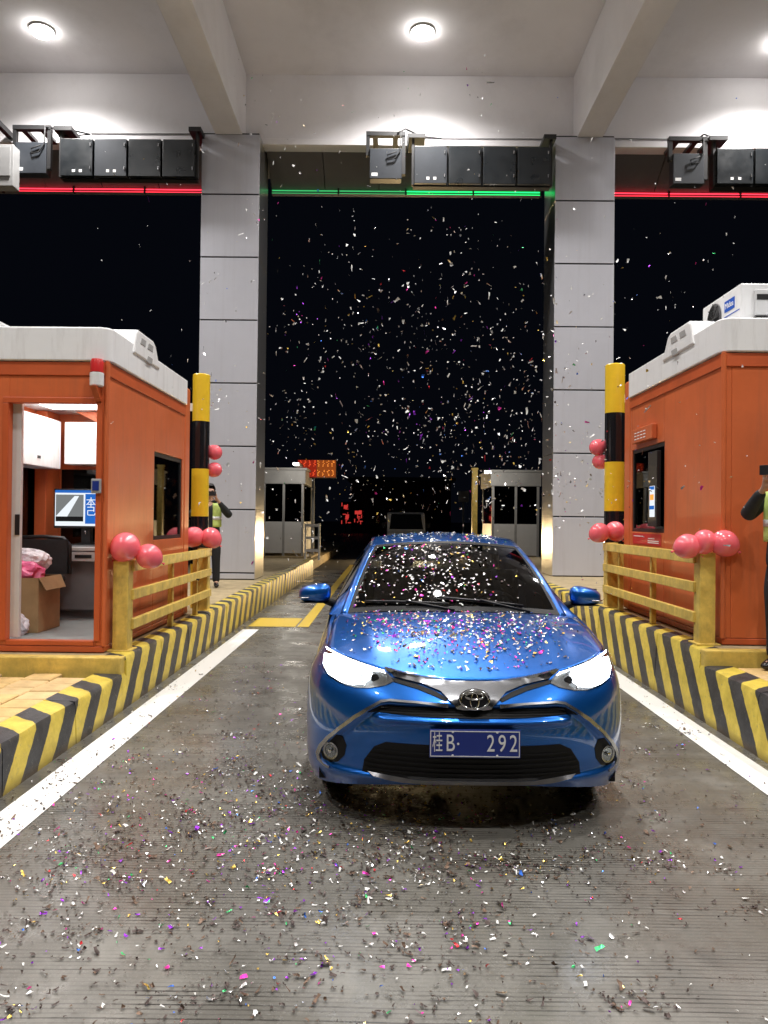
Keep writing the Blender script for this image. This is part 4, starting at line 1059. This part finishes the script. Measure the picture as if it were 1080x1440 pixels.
# -- mirrors
for s in (-1, 1):
    mb = bmesh.new(); bmesh.ops.create_uvsphere(mb, u_segments=24, v_segments=14, radius=1)
    c0 = Vector(W(s * .955, 1.62, 1.075))
    for v in mb.verts:
        d = v.co.copy(); x, y, z = d
        sx_ = abs(x) ** .75 * (1 if x > 0 else -1); sz_ = abs(z) ** .7 * (1 if z > 0 else -1)
        xo = sx_ * .118; zz = sz_ * (.078 - .022 * (s * sx_ + 1) / 2 * 1.0) - .012 * (s * sx_)
        v.co = Vector((xo, (y if y < 0 else y * .45) * .085 + .03 * s * sx_, zz))
    me = bpy.data.meshes.new('side_mirror'); mb.to_mesh(me); mb.free(); me.materials.append(P)
    me.polygons.foreach_set('use_smooth', [True] * len(me.polygons))
    mo = bpy.data.objects.new('side_mirror', me); col.objects.link(mo); mo.parent = car; mo.location = c0 - ORG[car]; ORG[mo] = c0
    G().tube([W(s * .80, 1.60, 1.0), W(s * .86, 1.61, 1.02), W(s * .90, 1.62, 1.04)], [.03, .026, .03], 8).build('mirror_stalk', M['darkplastic'], mo, smooth='all')
    G().grid(lambda u, v: (c0.x + (u - .5) * .19, c0.y + .045, c0.z + (v - .5) * .10), 2, 2).build('glass', M['chrome'], mo)
    G().tube([(c0.x + s * .03, c0.y - .082, c0.z - .025), (c0.x + s * .09, c0.y - .055, c0.z - .028), (c0.x + s * .115, c0.y - .015, c0.z - .028)], .006, 6).build('indicator', M['satin'], mo, smooth='all')
    G().grid(lambda u, v: (c0.x + (u - .5) * .20, c0.y - .02 + (v - .5) * .10, c0.z - .062), 3, 3).build('lower_shell', M['darkplastic'], mo)
# -- wheels
for ay, _ in AR:
    for s in (-1, 1):
        xc = CX + s * .735
        wh = G().lathe([(.205, xc - .10), (.30, xc - .105), (.315, xc - .08), (.317, xc), (.315, xc + .08), (.30, xc + .105), (.205, xc + .10)], (0, YF + ay, .317), axis='x', n=40).build('wheel', M['rubber'], car, smooth=True)
        xo = xc + s * .095
        G().lathe([(.21, xo), (.205, xo + s * .010), (.19, xo - s * .01), (.19, xo - s * .05)], (0, YF + ay, .317), axis='x', n=32).build('rim', M['alloy'], wh, smooth=True)
        for k in range(5):
            a = 2 * math.pi * k / 5 + .3
            G().tube([(xo + s * .004, YF + ay, .317), (xo + s * .006, YF + ay + .195 * math.cos(a), .317 + .195 * math.sin(a))], [.045, .03], 8).build('spoke', M['alloy'], wh, smooth='all')
# -- underbody and cabin
bx('underbody', M['darkplastic'], car, CX - .80, CX + .80, YF + .35, YF + 4.4, .20, .26)
bx('cabin_tub', M['dash'], car, CX - .78, CX + .78, YF + 1.25, YF + 4.0, .27, .62)
G().grid(lambda u, v: W((2 * u - 1) * .72, 1.20 + .55 * v, .985 - .10 * v ** 2 - .03 * abs(2 * u - 1) ** 2 + .03 * math.exp(-((u - .71) / .1) ** 2)), 24, 8).build('dashboard', M['dash'], car, smooth='all', solid=.05)
for s in (-1, 1):
    st = G().grid(lambda u, v: W(s * .36 + (u - .5) * .46, 2.42 + .16 * v - .05 * math.sin(math.pi * u), .60 + .58 * v), 10, 10).build('seat', M['seat'], car, smooth='all', solid=-.10)
    bx('cushion', M['seat'], st, CX + s * .36 - .24, CX + s * .36 + .24, YF + 1.95, YF + 2.45, .50, .62, bevel=.04)
    bx('headrest', M['seat'], st, CX + s * .36 - .13, CX + s * .36 + .13, YF + 2.58, YF + 2.68, 1.20, 1.36, bevel=.04)
sw = [W(.36 + .18 * math.cos(a), 1.95 - .06 * math.sin(a), .90 + .17 * math.sin(a)) for a in [2 * math.pi * k / 28 for k in range(29)]]
so = G().tube(sw, .016, 8, cap=False).build('steering_wheel', M['dash'], car, smooth='all')
G().tube([W(.36, 1.95, .90), W(.36, 1.75, .84)], [.06, .04], 10).build('hub', M['dash'], so, smooth=True)
for a in (R(0), R(180), R(270)): G().tube([W(.36, 1.94, .90), W(.36 + .17 * math.cos(a), 1.95 - .06 * math.sin(a), .90 + .16 * math.sin(a))], .018, 6).build('spoke', M['dash'], so)
bx('rear_view_mirror', M['blackmetal'], car, CX - .11, CX + .11, YF + 1.86, YF + 1.88, 1.325, 1.385, bevel=.01)
bx('rear_seat', M['seat'], car, CX - .62, CX + .62, YF + 3.35, YF + 3.55, .60, 1.15, bevel=.05)

# ------------------------------------------------------------------ people
def skinned(name, verts, edges, rad, m_, parent, root=0, sub=2, M4=None):
    me = bpy.data.meshes.new(name); me.from_pydata([tuple(M4 @ Vector(v)) if M4 else v for v in verts], edges, [])
    me.materials.append(m_)
    o = bpy.data.objects.new(name, me); col.objects.link(o)
    o.parent = parent; ORG[o] = ORG[parent]
    md = o.modifiers.new('skin', 'SKIN'); md.use_smooth_shade = True; md.branch_smoothing = .6
    sv = me.skin_vertices[0].data
    for i, r_ in enumerate(rad):
        sv[i].radius = r_ if isinstance(r_, tuple) else (r_, r_); sv[i].use_root = (i == root)
    if sub:
        sb = o.modifiers.new('subdivision', 'SUBSURF'); sb.levels = sub; sb.render_levels = sub
    return o
def chain(V, E_, Rr, start, pts):
    """append a chain of (point, radius) after vertex index start"""
    p = start
    for q, r_ in pts:
        V.append(q); Rr.append(r_); E_.append((p, len(V) - 1)); p = len(V) - 1
    return p
def person(loc, facing, label, arms, phone, vest_open=True, legs=None):
    t = thing('person', label, 'person', loc)
    Mz = Matrix.Rotation(R(facing), 4, 'Z')
    hips = legs or [(.10, 0), (-.10, 0)]
    # body: one continuous mesh, pelvis first
    V = [(0, 0, .95)]; Rr = [(.15, .11)]; E_ = []
    chest = chain(V, E_, Rr, 0, [((0, .005, 1.12), (.135, .10)), ((0, .01, 1.30), (.155, .11))])
    neck = chain(V, E_, Rr, chest, [((0, .01, 1.43), (.08, .07)), ((0, 0, 1.50), .052), ((0, -.012, 1.555), (.058, .072)), ((0, -.015, 1.62), (.073, .092)), ((0, -.008, 1.69), (.066, .082))])
    nose = chain(V, E_, Rr, neck - 1, [((0, -.098, 1.605), .013), ((0, -.118, 1.595), .010)])
    for s in (1, -1):
        ear = chain(V, E_, Rr, neck - 1, [((s * .075, .0, 1.615), .012), ((s * .086, .012, 1.62), (.012, .02))])
    wr = []
    for s, (el, wrist, hand_dir) in zip((1, -1), arms):
        e = chain(V, E_, Rr, chest, [((s * .17, .01, 1.40), .055), (el, .042), (wrist, .026)])
        wv = Vector(wrist); hd_ = Vector(hand_dir).normalized(); side = hd_.cross(Vector((0, -1, .2))).normalized() * s; up_ = side.cross(hd_).normalized()
        palm = chain(V, E_, Rr, e, [(tuple(wv + hd_ * .05), (.034, .017)), (tuple(wv + hd_ * .085), (.036, .015))])
        for k, ln in zip((-1.5, -.5, .5, 1.5), (.068, .078, .072, .055)):
            b0 = wv + hd_ * .095 + side * .019 * k; curl = Vector((0, -1, 0)) * .02
            chain(V, E_, Rr, palm, [(tuple(b0), .0085), (tuple(b0 + hd_ * ln * .5 + curl * .8), .0078), (tuple(b0 + hd_ * ln * .8 + curl * 2.0), .0068)])
        th = wv + hd_ * .04 + side * .035 * (-1)
        chain(V, E_, Rr, palm - 1, [(tuple(th), .011), (tuple(th - side * .015 + hd_ * .035 + Vector((0, -.02, 0))), .0095), (tuple(th - side * .008 + hd_ * .06 + Vector((0, -.03, 0))), .008)])
        wr.append(wv + hd_ * .10)
    for s, (hx, fy) in zip((1, -1), hips):
        chain(V, E_, Rr, 0, [((s * .10, 0, .88), .09), ((s * .105, fy * .5 - .015, .50), .06), ((s * .11, fy + .015, .10), .04), ((s * .12, fy - .07, .045), (.042, .03)), ((s * .125, fy - .15, .035), (.036, .02))])
    skinned('body', V, E_, Rr, M['skin'], t, M4=Mz)
    # jacket
    V = [(0, 0, .76)]; Rr = [(.195, .155)]; E_ = []
    c = chain(V, E_, Rr, 0, [((0, 0, .90), (.19, .15)), ((0, 0, 1.02), (.18, .142)), ((0, .005, 1.18), (.178, .136)), ((0, .01, 1.33), (.190, .138)), ((0, .012, 1.42), (.13, .105)), ((0, .008, 1.475), (.078, .076))])
    for s, (el, wrist, hd_) in zip((1, -1), arms):
        w2 = Vector(el).lerp(Vector(wrist), .92)
        mid = Vector((s * .18, .01, 1.39)).lerp(Vector(el), .5)
        chain(V, E_, Rr, c - 2, [((s * .185, .01, 1.385), .085), (tuple(mid), .074), (el, .066), (tuple(Vector(el).lerp(w2, .5)), .055), (tuple(w2), .042)])
    jk = skinned('jacket', V, E_, Rr, M['jacket'], t, M4=Mz)
    # trousers
    V = [(0, 0, 1.02)]; Rr = [(.13, .10)]; E_ = []
    pv = chain(V, E_, Rr, 0, [((0, 0, .95), (.14, .11))])
    for s, (hx, fy) in zip((1, -1), hips):
        chain(V, E_, Rr, pv, [((s * .09, 0, .83), (.10, .105)), ((s * .105, fy * .3 - .01, .66), .092), ((s * .105, fy * .5 - .012, .48), .078), ((s * .11, fy * .8 + .01, .26), .07), ((s * .112, fy + .012, .07), .068)])
    skinned('trousers', V, E_, Rr, M['trousers'], t, M4=Mz)
    # shoes
    for s, (hx, fy) in zip((1, -1), hips):
        V = [(s * .112, fy + .05, .045)]; Rr = [(.042, .045)]; E_ = []
        chain(V, E_, Rr, 0, [((s * .113, fy - .02, .055), (.044, .055)), ((s * .12, fy - .11, .04), (.048, .038)), ((s * .127, fy - .18, .032), (.04, .026))])
        skinned('shoe', V, E_, Rr, M['shoe'], t, M4=Mz)
    # hair cap, eyes
    hb = bmesh.new(); bmesh.ops.create_uvsphere(hb, u_segments=24, v_segments=16, radius=1)
    for v in hb.verts:
        x, y, z = v.co; rr = 1 + .03 * math.sin(9 * x + 5 * z) * math.cos(7 * y)
        v.co = Mz @ Vector((x * .085 * rr, y * .108 * rr + .002, z * .098 * rr + 1.665))
    dl = [v for v in hb.verts if (Mz.inverted() @ v.co).z < 1.60 or ((Mz.inverted() @ v.co).y < -.055 and (Mz.inverted() @ v.co).z < 1.705)]
    bmesh.ops.delete(hb, geom=dl, context='VERTS')
    me = bpy.data.meshes.new('hair'); hb.to_mesh(me); hb.free(); me.materials.append(M['hair']); me.polygons.foreach_set('use_smooth', [True] * len(me.polygons))
    o = bpy.data.objects.new('hair', me); col.objects.link(o); o.parent = t
    for s in (1, -1):
        c_ = Mz @ Vector((s * .032, -.100, 1.63)); g = G().lathe([(.002, -.010), (.011, -.004), (.012, 0), (.008, .008), (.001, .011)], (0, 0, 0), n=10)
        g.v = [tuple(Vector(v) + c_ + ORG[t]) for v in g.v]; g.build('eye', M['hair'], t, smooth='all')
    # hi-vis vest panels over the jacket chest
    def vest(u, v, s):
        a = R(14 + 62 * u) * s; z = 1.02 + .40 * v
        rx, ry = .196 - .02 * max(0, v - .8) * 5 * .6, .152
        p = Vector((rx * math.sin(a), -ry * math.cos(a) + .004, z)); return tuple((Mz @ p) + ORG[t])
    for s in (1, -1):
        vo = G().grid(lambda u, v: vest(u, v, s), 8, 8).build('vest', M['hivis'], t, smooth='all', solid=.012)
        G().grid(lambda u, v: tuple(Vector(vest(u, .3 + .14 * v, s)) + (Mz @ Vector((0, -.006, 0)))), 8, 1).build('reflective_band', M['reflective'], vo, smooth='all', solid=.004)
    return t, Mz
LEFTP = (-3.02, 13.0, .428)
tp, Mz = person(LEFTP, 12, 'person in dark jacket and pale vest filming beside the striped post', [((.33, -.12, 1.20), (.13, -.27, 1.46), (-.45, -.35, .75)), ((-.33, -.10, 1.20), (-.07, -.27, 1.42), (.45, -.35, .75))], None)
def phone(p, Mz, c, label, e=(0, 0, 0)):
    o = thing('phone', label, 'phone', tuple(p))
    rot = Mz.to_3x3() @ Euler([R(a) for a in e]).to_matrix(); cc = Vector(p) + Mz.to_3x3() @ Vector(c)
    for nm, a, mm in (('case', (-.078, .078, -.004, .004, -.038, .038), 'blackmetal'), ('camera_bump', (.045, .070, -.007, -.0045, -.006, .028), 'cabinet_grey')):
        g = G().box(*a); g.v = [tuple(rot @ Vector(v) + cc) for v in g.v]; g.build(nm, M[mm], o, bevel=.002)
    return o
phone(LEFTP, Mz, (.02, -.385, 1.575), 'black phone held up by the person beside the striped post')
RIGHTP = (3.19, 6.12, .437)
tp, Mz = person(RIGHTP, -48, 'person in dark clothes and hi-vis vest filming in front of the booth', [((.30, -.12, 1.20), (.09, -.28, 1.44), (-.35, -.35, .8)), ((-.30, -.10, 1.22), (-.09, -.27, 1.44), (.35, -.35, .8))], None)
phone(RIGHTP, Mz, (0, -.385, 1.575), 'black phone held up by the person in front of the booth')

# ------------------------------------------------------------------ second plaza in the dark behind
def old_booth(x0, x1, y0, label, m):
    t = thing('old_booth', label, 'toll booth', ((x0 + x1) / 2, y0, .30), 'old grey booths behind')
    zt = 3.25; y1 = y0 + 2.6; zb = .34
    bx('plinth', M['concrete_top'], t, x0 - .3, x1 + .3, y0 - .3, y1 + .3, -.01, zb)
    bx('lower_panel', M['light_desk'], t, x0, x1, y0, y0 + .05, zb + .1, 1.50); bx('lower_panel', M['light_desk'], t, x0, x1, y1 - .05, y1, zb + .1, 1.50)
    for x in (x0, x1 - .05): bx('lower_panel', M['light_desk'], t, x, x + .05, y0 + .051, y1 - .051, zb + .1, 1.50)
    bx('header', M['grey_paint'], t, x0 - .06, x1 + .06, y0 - .06, y1 + .06, 2.78, zt, bevel=.02)
    bx('roof', M['grey_paint'], t, x0 - .12, x1 + .12, y0 - .12, y1 + .12, zt + .001, zt + .08, bevel=.02)
    for x in (x0, (x0 + x1) / 2 - .03, x1 - .08):
        for y in (y0 - .004, y1 - .076): bx('mullion', M['grey_paint'], t, x, x + .08, y, y + .08, zb + .002, 2.778)
    xm = (x0 + x1) / 2
    for a, b in ((x0 + .082, xm - .032), (xm + .052, x1 - .082)):
        bx('pane', M['glassdark'], t, a, b, y0 + .02, y0 + .03, 1.502, 2.776)
        bx('pane', M['glassdark'], t, a, b, y1 - .03, y1 - .02, 1.502, 2.776)
    for x in (x0 + .02, x1 - .03):
        bx('pane', M['glassdark'], t, x, x + .01, y0 + .09, y1 - .09, 1.502, 2.776)
    bx('counter', M['grey_desk'], t, x0 + .2, x1 - .2, y0 + .6, y0 + 1.3, 1.1, 1.2)
    return t
old_booth(-4.25, -2.87, 26.0, 'grey old booth with big windows behind the column of the open booth', -1)
old_booth(3.50, 5.10, 26.0, 'grey old booth with big windows behind the blue car roof', 1)
for x0, x1, nm in ((-5.2, -2.35, 0), (2.75, 5.6, 1)):
    il = structure(G().box(x0, x1, 24.2, 44, -.02, .28).build('traffic_island', M['concrete_top'], bevel=.03))
t = thing('led_sign', 'red and orange lit message board above the old booth', 'sign', (-2.6, 27.2, 3.2))
bx('casing', M['blackmetal'], t, -3.25, -1.85, 27.2, 27.4, 3.05, 3.72, bevel=.02)
bx('pole', M['grey_paint'], t, -2.75, -2.65, 27.41, 27.5, .28, 3.7)
rr_ = random.Random(4)
bx('lit_panel', emis('led_panel_red', (1.0, .07, .03), .22), t, -3.22, -2.56, 27.193, 27.1995, 3.08, 3.69); bx('lit_panel', emis('led_panel_orange', (1.0, .22, .04), .22), t, -2.55, -1.88, 27.193, 27.1995, 3.08, 3.69)
for row, z in enumerate((3.47, 3.14)):
    for k in range(8):
        x = -3.2 + k * .165; mm = M['sign_red'] if k < 4 else M['sign_orange']
        for q in range(5):
            a = rr_.uniform(0, .07); b = a + rr_.uniform(.02, .06)
            bx('lit_stroke', mm, t, x + a, x + b, 27.185, 27.192, z + .045 * q, z + .045 * q + .02)
t = thing('barrier_rail', 'pale rail frame beside the message board pole', 'guard rail', (-2.5, 24.6, .28))
for z in (.55, .95, 1.35): bx('rail', M['sticker'], t, -2.66, -2.24, 24.6, 24.66, z, z + .09)
for x in (-2.68, -2.24): bx('post', M['sticker'], t, x, x + .06, 24.58, 24.68, .28, 1.46)
t = thing('bollard_post', 'yellow square post beside the old booth behind the car', 'post', (2.95, 26.5, .28))
bx('shaft', M['yellow'], t, 2.88, 3.06, 26.4, 26.58, .28, 3.35, bevel=.01); bx('cap', M['yellow'], t, 2.86, 3.08, 26.38, 26.6, 3.351, 3.42, bevel=.01)
t = thing('flood_lamp', 'small white lamp on the corner of the old booth', 'lamp', (3.32, 25.85, 3.2))
bx('housing', M['grey_paint'], t, 3.20, 3.46, 25.82, 25.92, 3.18, 3.30); bx('lens', M['flood'], t, 3.22, 3.44, 25.812, 25.8195, 3.195, 3.285)
def flood(t, x, z):
    ld = bpy.data.lights.new('flood_light', 'POINT'); ld.energy = 45; ld.color = (1, .93, .82); ld.shadow_soft_size = .1
    lo = bpy.data.objects.new('flood_light', ld); col.objects.link(lo); lo.parent = t; lo.location = Vector((x, 24.6, z)) - ORG[t]
flood(t, 3.33, 3.1)
t = thing('flood_lamp', 'small added lamp on the old booth beside the message board', 'lamp', (-3.0, 25.85, 3.35))  # added lamp, put in to brighten the dark old booth
bx('housing', M['grey_paint'], t, -3.1, -2.9, 24.75, 25.92, 3.34, 3.42); bx('lens', M['flood'], t, -3.08, -2.92, 24.80, 24.95, 3.332, 3.339)
flood(t, -3.0, 3.2)
t = thing('road_sign', 'small grey square sign on a thin pole beyond the car roof', 'sign', (3.9, 40, 0))
G().tube([(3.9, 40, 0), (3.9, 40, 2.9)], .05, 8).build('pole', M['grey_paint'], t, smooth=True); bx('plate', M['grey_paint'], t, 3.62, 4.18, 39.9, 39.94, 2.55, 3.15, bevel=.02)
t = thing('dark_house', 'dim low building with reddish front far behind the blue car', 'building', (-1.0, 95, 0))
bx('wall', mat('red_wall', (.16, .05, .045), .8, var=.3, scale=.6), t, -4.5, 7.5, 92, 99, 0, 6.3)
bx('roof', M['soffit'], t, -5.0, 8.0, 91.5, 99.5, 6.31, 6.7)
for k in range(5): bx('window', M['glassdark'], t, -3.8 + k * 2.3, -2.6 + k * 2.3, 91.97, 91.99, 1.2, 3.0)
for x, z, h, lab in ((-4.9, 1.0, 2.6, 'taller'), (-3.4, .8, 1.7, 'shorter')):
    t = thing('neon_sign', lab + ' of two red glowing signs far behind the car', 'sign', (x, 88, 0), 'far red signs')
    bx('face', M['blackmetal'], t, x - .6, x + .6, 88, 88.1, z, z + h)
    for q in range(14):
        sx_, sz_ = x - .5 + rr_.random() * .8, z + rr_.random() * h * .9
        bx('neon_stroke', M['tail_red'], t, sx_, sx_ + rr_.choice((.09, .35)), 87.9, 87.99, sz_, sz_ + rr_.choice((.09, .4)))
    bx('pole', M['blackmetal'], t, x - .06, x + .06, 88.11, 88.2, 0, z + h)
# white van waiting behind, its warm headlights hidden by the blue car
VX, VY = .75, 31.0
t = thing('van', 'white van waiting in the dark behind the blue car', 'van', (VX, VY + 2, 0))
prof = [(0, .35), (-.02, .75), (.08, 1.02), (.75, 1.18), (1.45, 1.86), (1.8, 1.93), (4.3, 1.92), (4.5, 1.7), (4.55, .4), (4.3, .3)]
G().prism([(VY + y, z) for y, z in prof], 'x', VX - .80, VX + .80).build('body', M['white'], t, bevel=.06)
a, b = Vector((0, VY + .78, 1.21)), Vector((0, VY + 1.43, 1.845)); nn = Vector((0, -.69, .72)) * .012
G().add([(VX - .70, a.y + nn.y, a.z + nn.z), (VX + .70, a.y + nn.y, a.z + nn.z), (VX + .62, b.y + nn.y, b.z + nn.z), (VX - .62, b.y + nn.y, b.z + nn.z)], [(0, 1, 2, 3)]).build('windscreen', M['black_post'], t)
bx('grille', M['darkplastic'], t, VX - .45, VX + .45, VY - .04, VY - .021, .62, .76)
for s in (-1, 1):
    h = G().lathe([(.11, VY - .0), (.11, VY - .05), (.10, VY - .055)], (VX + s * .60, 0, .82), axis='y', n=20).build('headlight', M['chrome'], t, smooth=True)
    G().lathe([(.085, VY - .057), (.085, VY - .062)], (VX + s * .60, 0, .82), axis='y', n=18).build('bulb', M['warm_on'], h)
    for y in (.85, 3.6):
        G().lathe([(.2, VX + s * .78 - .08), (.31, VX + s * .78 - .09), (.31, VX + s * .78 + .09), (.2, VX + s * .78 + .08)], (0, VY + y, .31), axis='x', n=24).build('wheel', M['rubber'], t, smooth=True)
    bx('side_mirror', M['darkplastic'], t, VX + s * .84, VX + s * 1.02, VY + 1.0, VY + 1.08, 1.25, 1.5, bevel=.03)

# ------------------------------------------------------------------ confetti
rc = random.Random(21)
def strip_mesh(w_, l_, bend, curl):
    """a bent foil strip of six quads in local space"""
    vs_ = []; n = 3
    for i in range(n + 1):
        u = i / n - .5
        for s in (-.5, .5):
            vs_.append(Vector(((u + rc.uniform(-.12, .12)) * l_, (s + rc.uniform(-.22, .22)) * w_ * (1 + .25 * math.sin(5 * u)), bend * (u * u * 4 - .33) + curl * s * u)))
    fs = [(2 * i, 2 * i + 1, 2 * i + 3, 2 * i + 2) for i in range(n)]
    return vs_, fs
def rnd_rot(flat):
    if flat: return Euler((rc.gauss(0, .28), rc.gauss(0, .28), rc.uniform(0, 6.28))).to_matrix()
    return Euler((rc.uniform(0, 6.28), rc.uniform(0, 6.28), rc.uniform(0, 6.28))).to_matrix()
def pick(w_):
    return rc.choices(range(10), w_)[0]
WG = [9, 3, 5, 2, 1.5, 1.5, 1, 8, 42, 28]       # on the ground: mostly foils with mirrored dark in their colour, wet
WA = [34, 7, 3, 3, 1.5, 1.5, 1, 42, 5, 3]       # in the air
WC = [20, 9, 11, 9, 5, 4, 7, 18, 10, 6]      # on the car
def piece(kind):
    if kind == 'g':
        while True:
            if rc.random() < .72: x, y = rc.gauss(-.45, 1.0), 3.35 + abs(rc.gauss(0, 1.7 if rc.random() < .6 else .9)) * (1 if rc.random() < .76 else -.6)
            else: x, y = rc.uniform(-2.15, 2.5), rc.uniform(2.0, 8.5)
            if -2.15 < x < 2.5 and 1.9 < y < 11 and not (CX - .78 < x < CX + .78 and 4.75 < y < 9): break
        l_ = rc.uniform(.006, .023); w_ = rc.uniform(.003, .009)
        if rc.random() < .14: l_ *= 1.7; w_ *= 1.8
        vs_, fs = strip_mesh(w_, l_, rc.uniform(-.004, .006), rc.uniform(-.008, .008)); rot = rnd_rot(True); q = [rot @ v for v in vs_]
        dz = min(v.z for v in q); c = Vector((x, y, .0055 - dz)); mi = pick(WG)
    elif kind == 'a':
        while True:
            y = rc.uniform(4.6, 13.8)
            if rc.random() < .80: x, z = rc.gauss(.55, .135 * y), 1.6 + rc.gauss(.15, .125) * y
            else: x, z = rc.uniform(-.40, .52) * y, 1.6 + rc.uniform(-.1, .6) * y
            if .7 < z < 8.6 and abs(x) < 5 and not (y > 14.2) and not (CX - 1 < x < CX + 1 and z < 1.65 and y < 8.6) and not (x < -2.3 and y < 9.7 and z < 3.4) and not (x > 2.6 and y < 9.7 and z < 3.7): break
        l_ = rc.choice((rc.uniform(.008, .022), rc.uniform(.012, .045))); w_ = rc.uniform(.006, .018)
        if rc.random() < .12: l_ *= 2.0; w_ *= .7
        vs_, fs = strip_mesh(w_, l_, rc.uniform(-.004, .004), rc.uniform(-.012, .012)); rot = rnd_rot(False); q = [rot @ v for v in vs_]; c = Vector((x, y, z)); mi = pick(WA)
    else:
        w_ = rc.uniform(.004, .011); l_ = rc.uniform(.008, .022)
        if rc.random() < .2: l_ *= 1.5; w_ *= 1.6
        rv = rc.random()
        if rv < .66:
            x = rc.gauss(-.03, .36); v = min(.98, max(.10, rc.gauss(.55, .22)))
            while abs(x) > .70: x = rc.gauss(-.05, .33)
            p = Vector(W(*hood_pt(x, v))); p2 = Vector(W(*hood_pt(x, v + .02))); p3 = Vector(W(*hood_pt(x + .01, v)))
        elif rv < .88:
            u = min(.88, max(-.88, rc.gauss(-.22, .40))); v = rc.uniform(.06, .92)
            p = Vector(ws_pt(u, v, .006)); p2 = Vector(ws_pt(u, v + .02, .006)); p3 = Vector(ws_pt(u + .02, v, .006))
        else:
            u = rc.uniform(-.85, .85); v = rc.uniform(.0, .5)
            p = Vector(roof_pt(u, v)); p2 = Vector(roof_pt(u, v + .02)); p3 = Vector(roof_pt(u + .02, v))
        n = (p3 - p).cross(p2 - p).normalized()
        if n.z < 0: n = -n
        vs_, fs = strip_mesh(w_, l_, rc.uniform(-.003, .005), rc.uniform(-.010, .010)); rot = rnd_rot(True)
        al = n.to_track_quat('Z', 'Y').to_matrix() @ rot; q = [al @ v for v in vs_]; lo = min(v.dot(n) for v in q)
        c = p + n * (.003 - lo); mi = pick(WC if rv < .66 else WA)
    return q, fs, c, mi, l_ * w_
def scatter(kind, n, name, label, single, sname, slabel):
    ps = [piece(kind) for _ in range(n)]
    if kind == 'a':   # some fall in loose bunches
        hubs = [p[2] for p in ps[:120]]
        for i in range(120, len(ps)):
            if rc.random() < .45:
                h = rc.choice(hubs); q, fs, c, mi, ar = ps[i]; n_ = h + Vector((rc.gauss(0, .16), rc.gauss(0, .2), rc.gauss(0, .2)))
                if n_.z > 1.7 or abs(n_.x - CX) > 1.1: ps[i] = (q, fs, n_, mi, ar)
    if kind == 'g':
        for i in range(300):   # gold-leaning strips put under the car's nose to carry the warm glow
            q, fs, c, mi, ar = ps[-1 - i]
            tl = Euler((rc.gauss(0, .2), rc.gauss(0, .2), 0)).to_matrix(); q = [tl @ v for v in q]
            ps[-1 - i] = (q, fs, Vector((rc.gauss(-.05, .20), rc.uniform(3.75, 4.7), .006 - min(v.z for v in q))), rc.choice((1, 1, 9, 0, 8)), ar)
    if kind == 'g':   # bits cling together in small drifts
        hubs = [p[2] for p in ps[:220]]
        for i in range(220, len(ps)):
            if rc.random() < .42:
                h = rc.choice(hubs); q, fs, c, mi, ar = ps[i]
                nx, ny = h.x + rc.gauss(0, .05), h.y + rc.gauss(0, .05)
                if -2.1 < nx < 2.45: ps[i] = (q, fs, Vector((nx, ny, c.z)), mi, ar)
    # apparent size: area over squared distance
    ps.sort(key=lambda p: -p[4] / (p[2] - Vector((0, 0, 1.6))).length_squared)
    g = G()
    for q, fs, c, mi, ar in ps[single:]:
        g.cur = mi; g.add([v + c for v in q], fs)
    stuff(tag(g.build(name, FOIL, recalc=False), label, 'confetti'))
    for q, fs, c, mi, ar in ps[:single]:
        me = bpy.data.meshes.new(sname); me.from_pydata(q, [], fs); me.materials.append(FOIL[mi])
        o = bpy.data.objects.new(sname, me); col.objects.link(o); o.location = c
        kind_ = 'paper' if FOILNAME[mi] == 'white' else 'foil'
        tag(o, slabel % (FOILNAME[mi], kind_), 'confetti', 'single confetti pieces ' + {'g': 'on the lane', 'a': 'in the air', 'c': 'on the car'}[kind])
scatter('g', 10500, 'confetti_on_road', 'loose foil confetti littering the concrete lane', 150, 'confetti_piece', '%s %s confetti strip lying on the concrete lane')
scatter('a', 2000, 'confetti_in_air', 'small foil confetti falling through the air', 90, 'confetti_piece', '%s %s confetti strip tumbling in the air')
scatter('c', 2100, 'confetti_on_car', 'foil confetti scattered over the blue car', 60, 'confetti_piece', '%s %s confetti strip lying on the blue car')
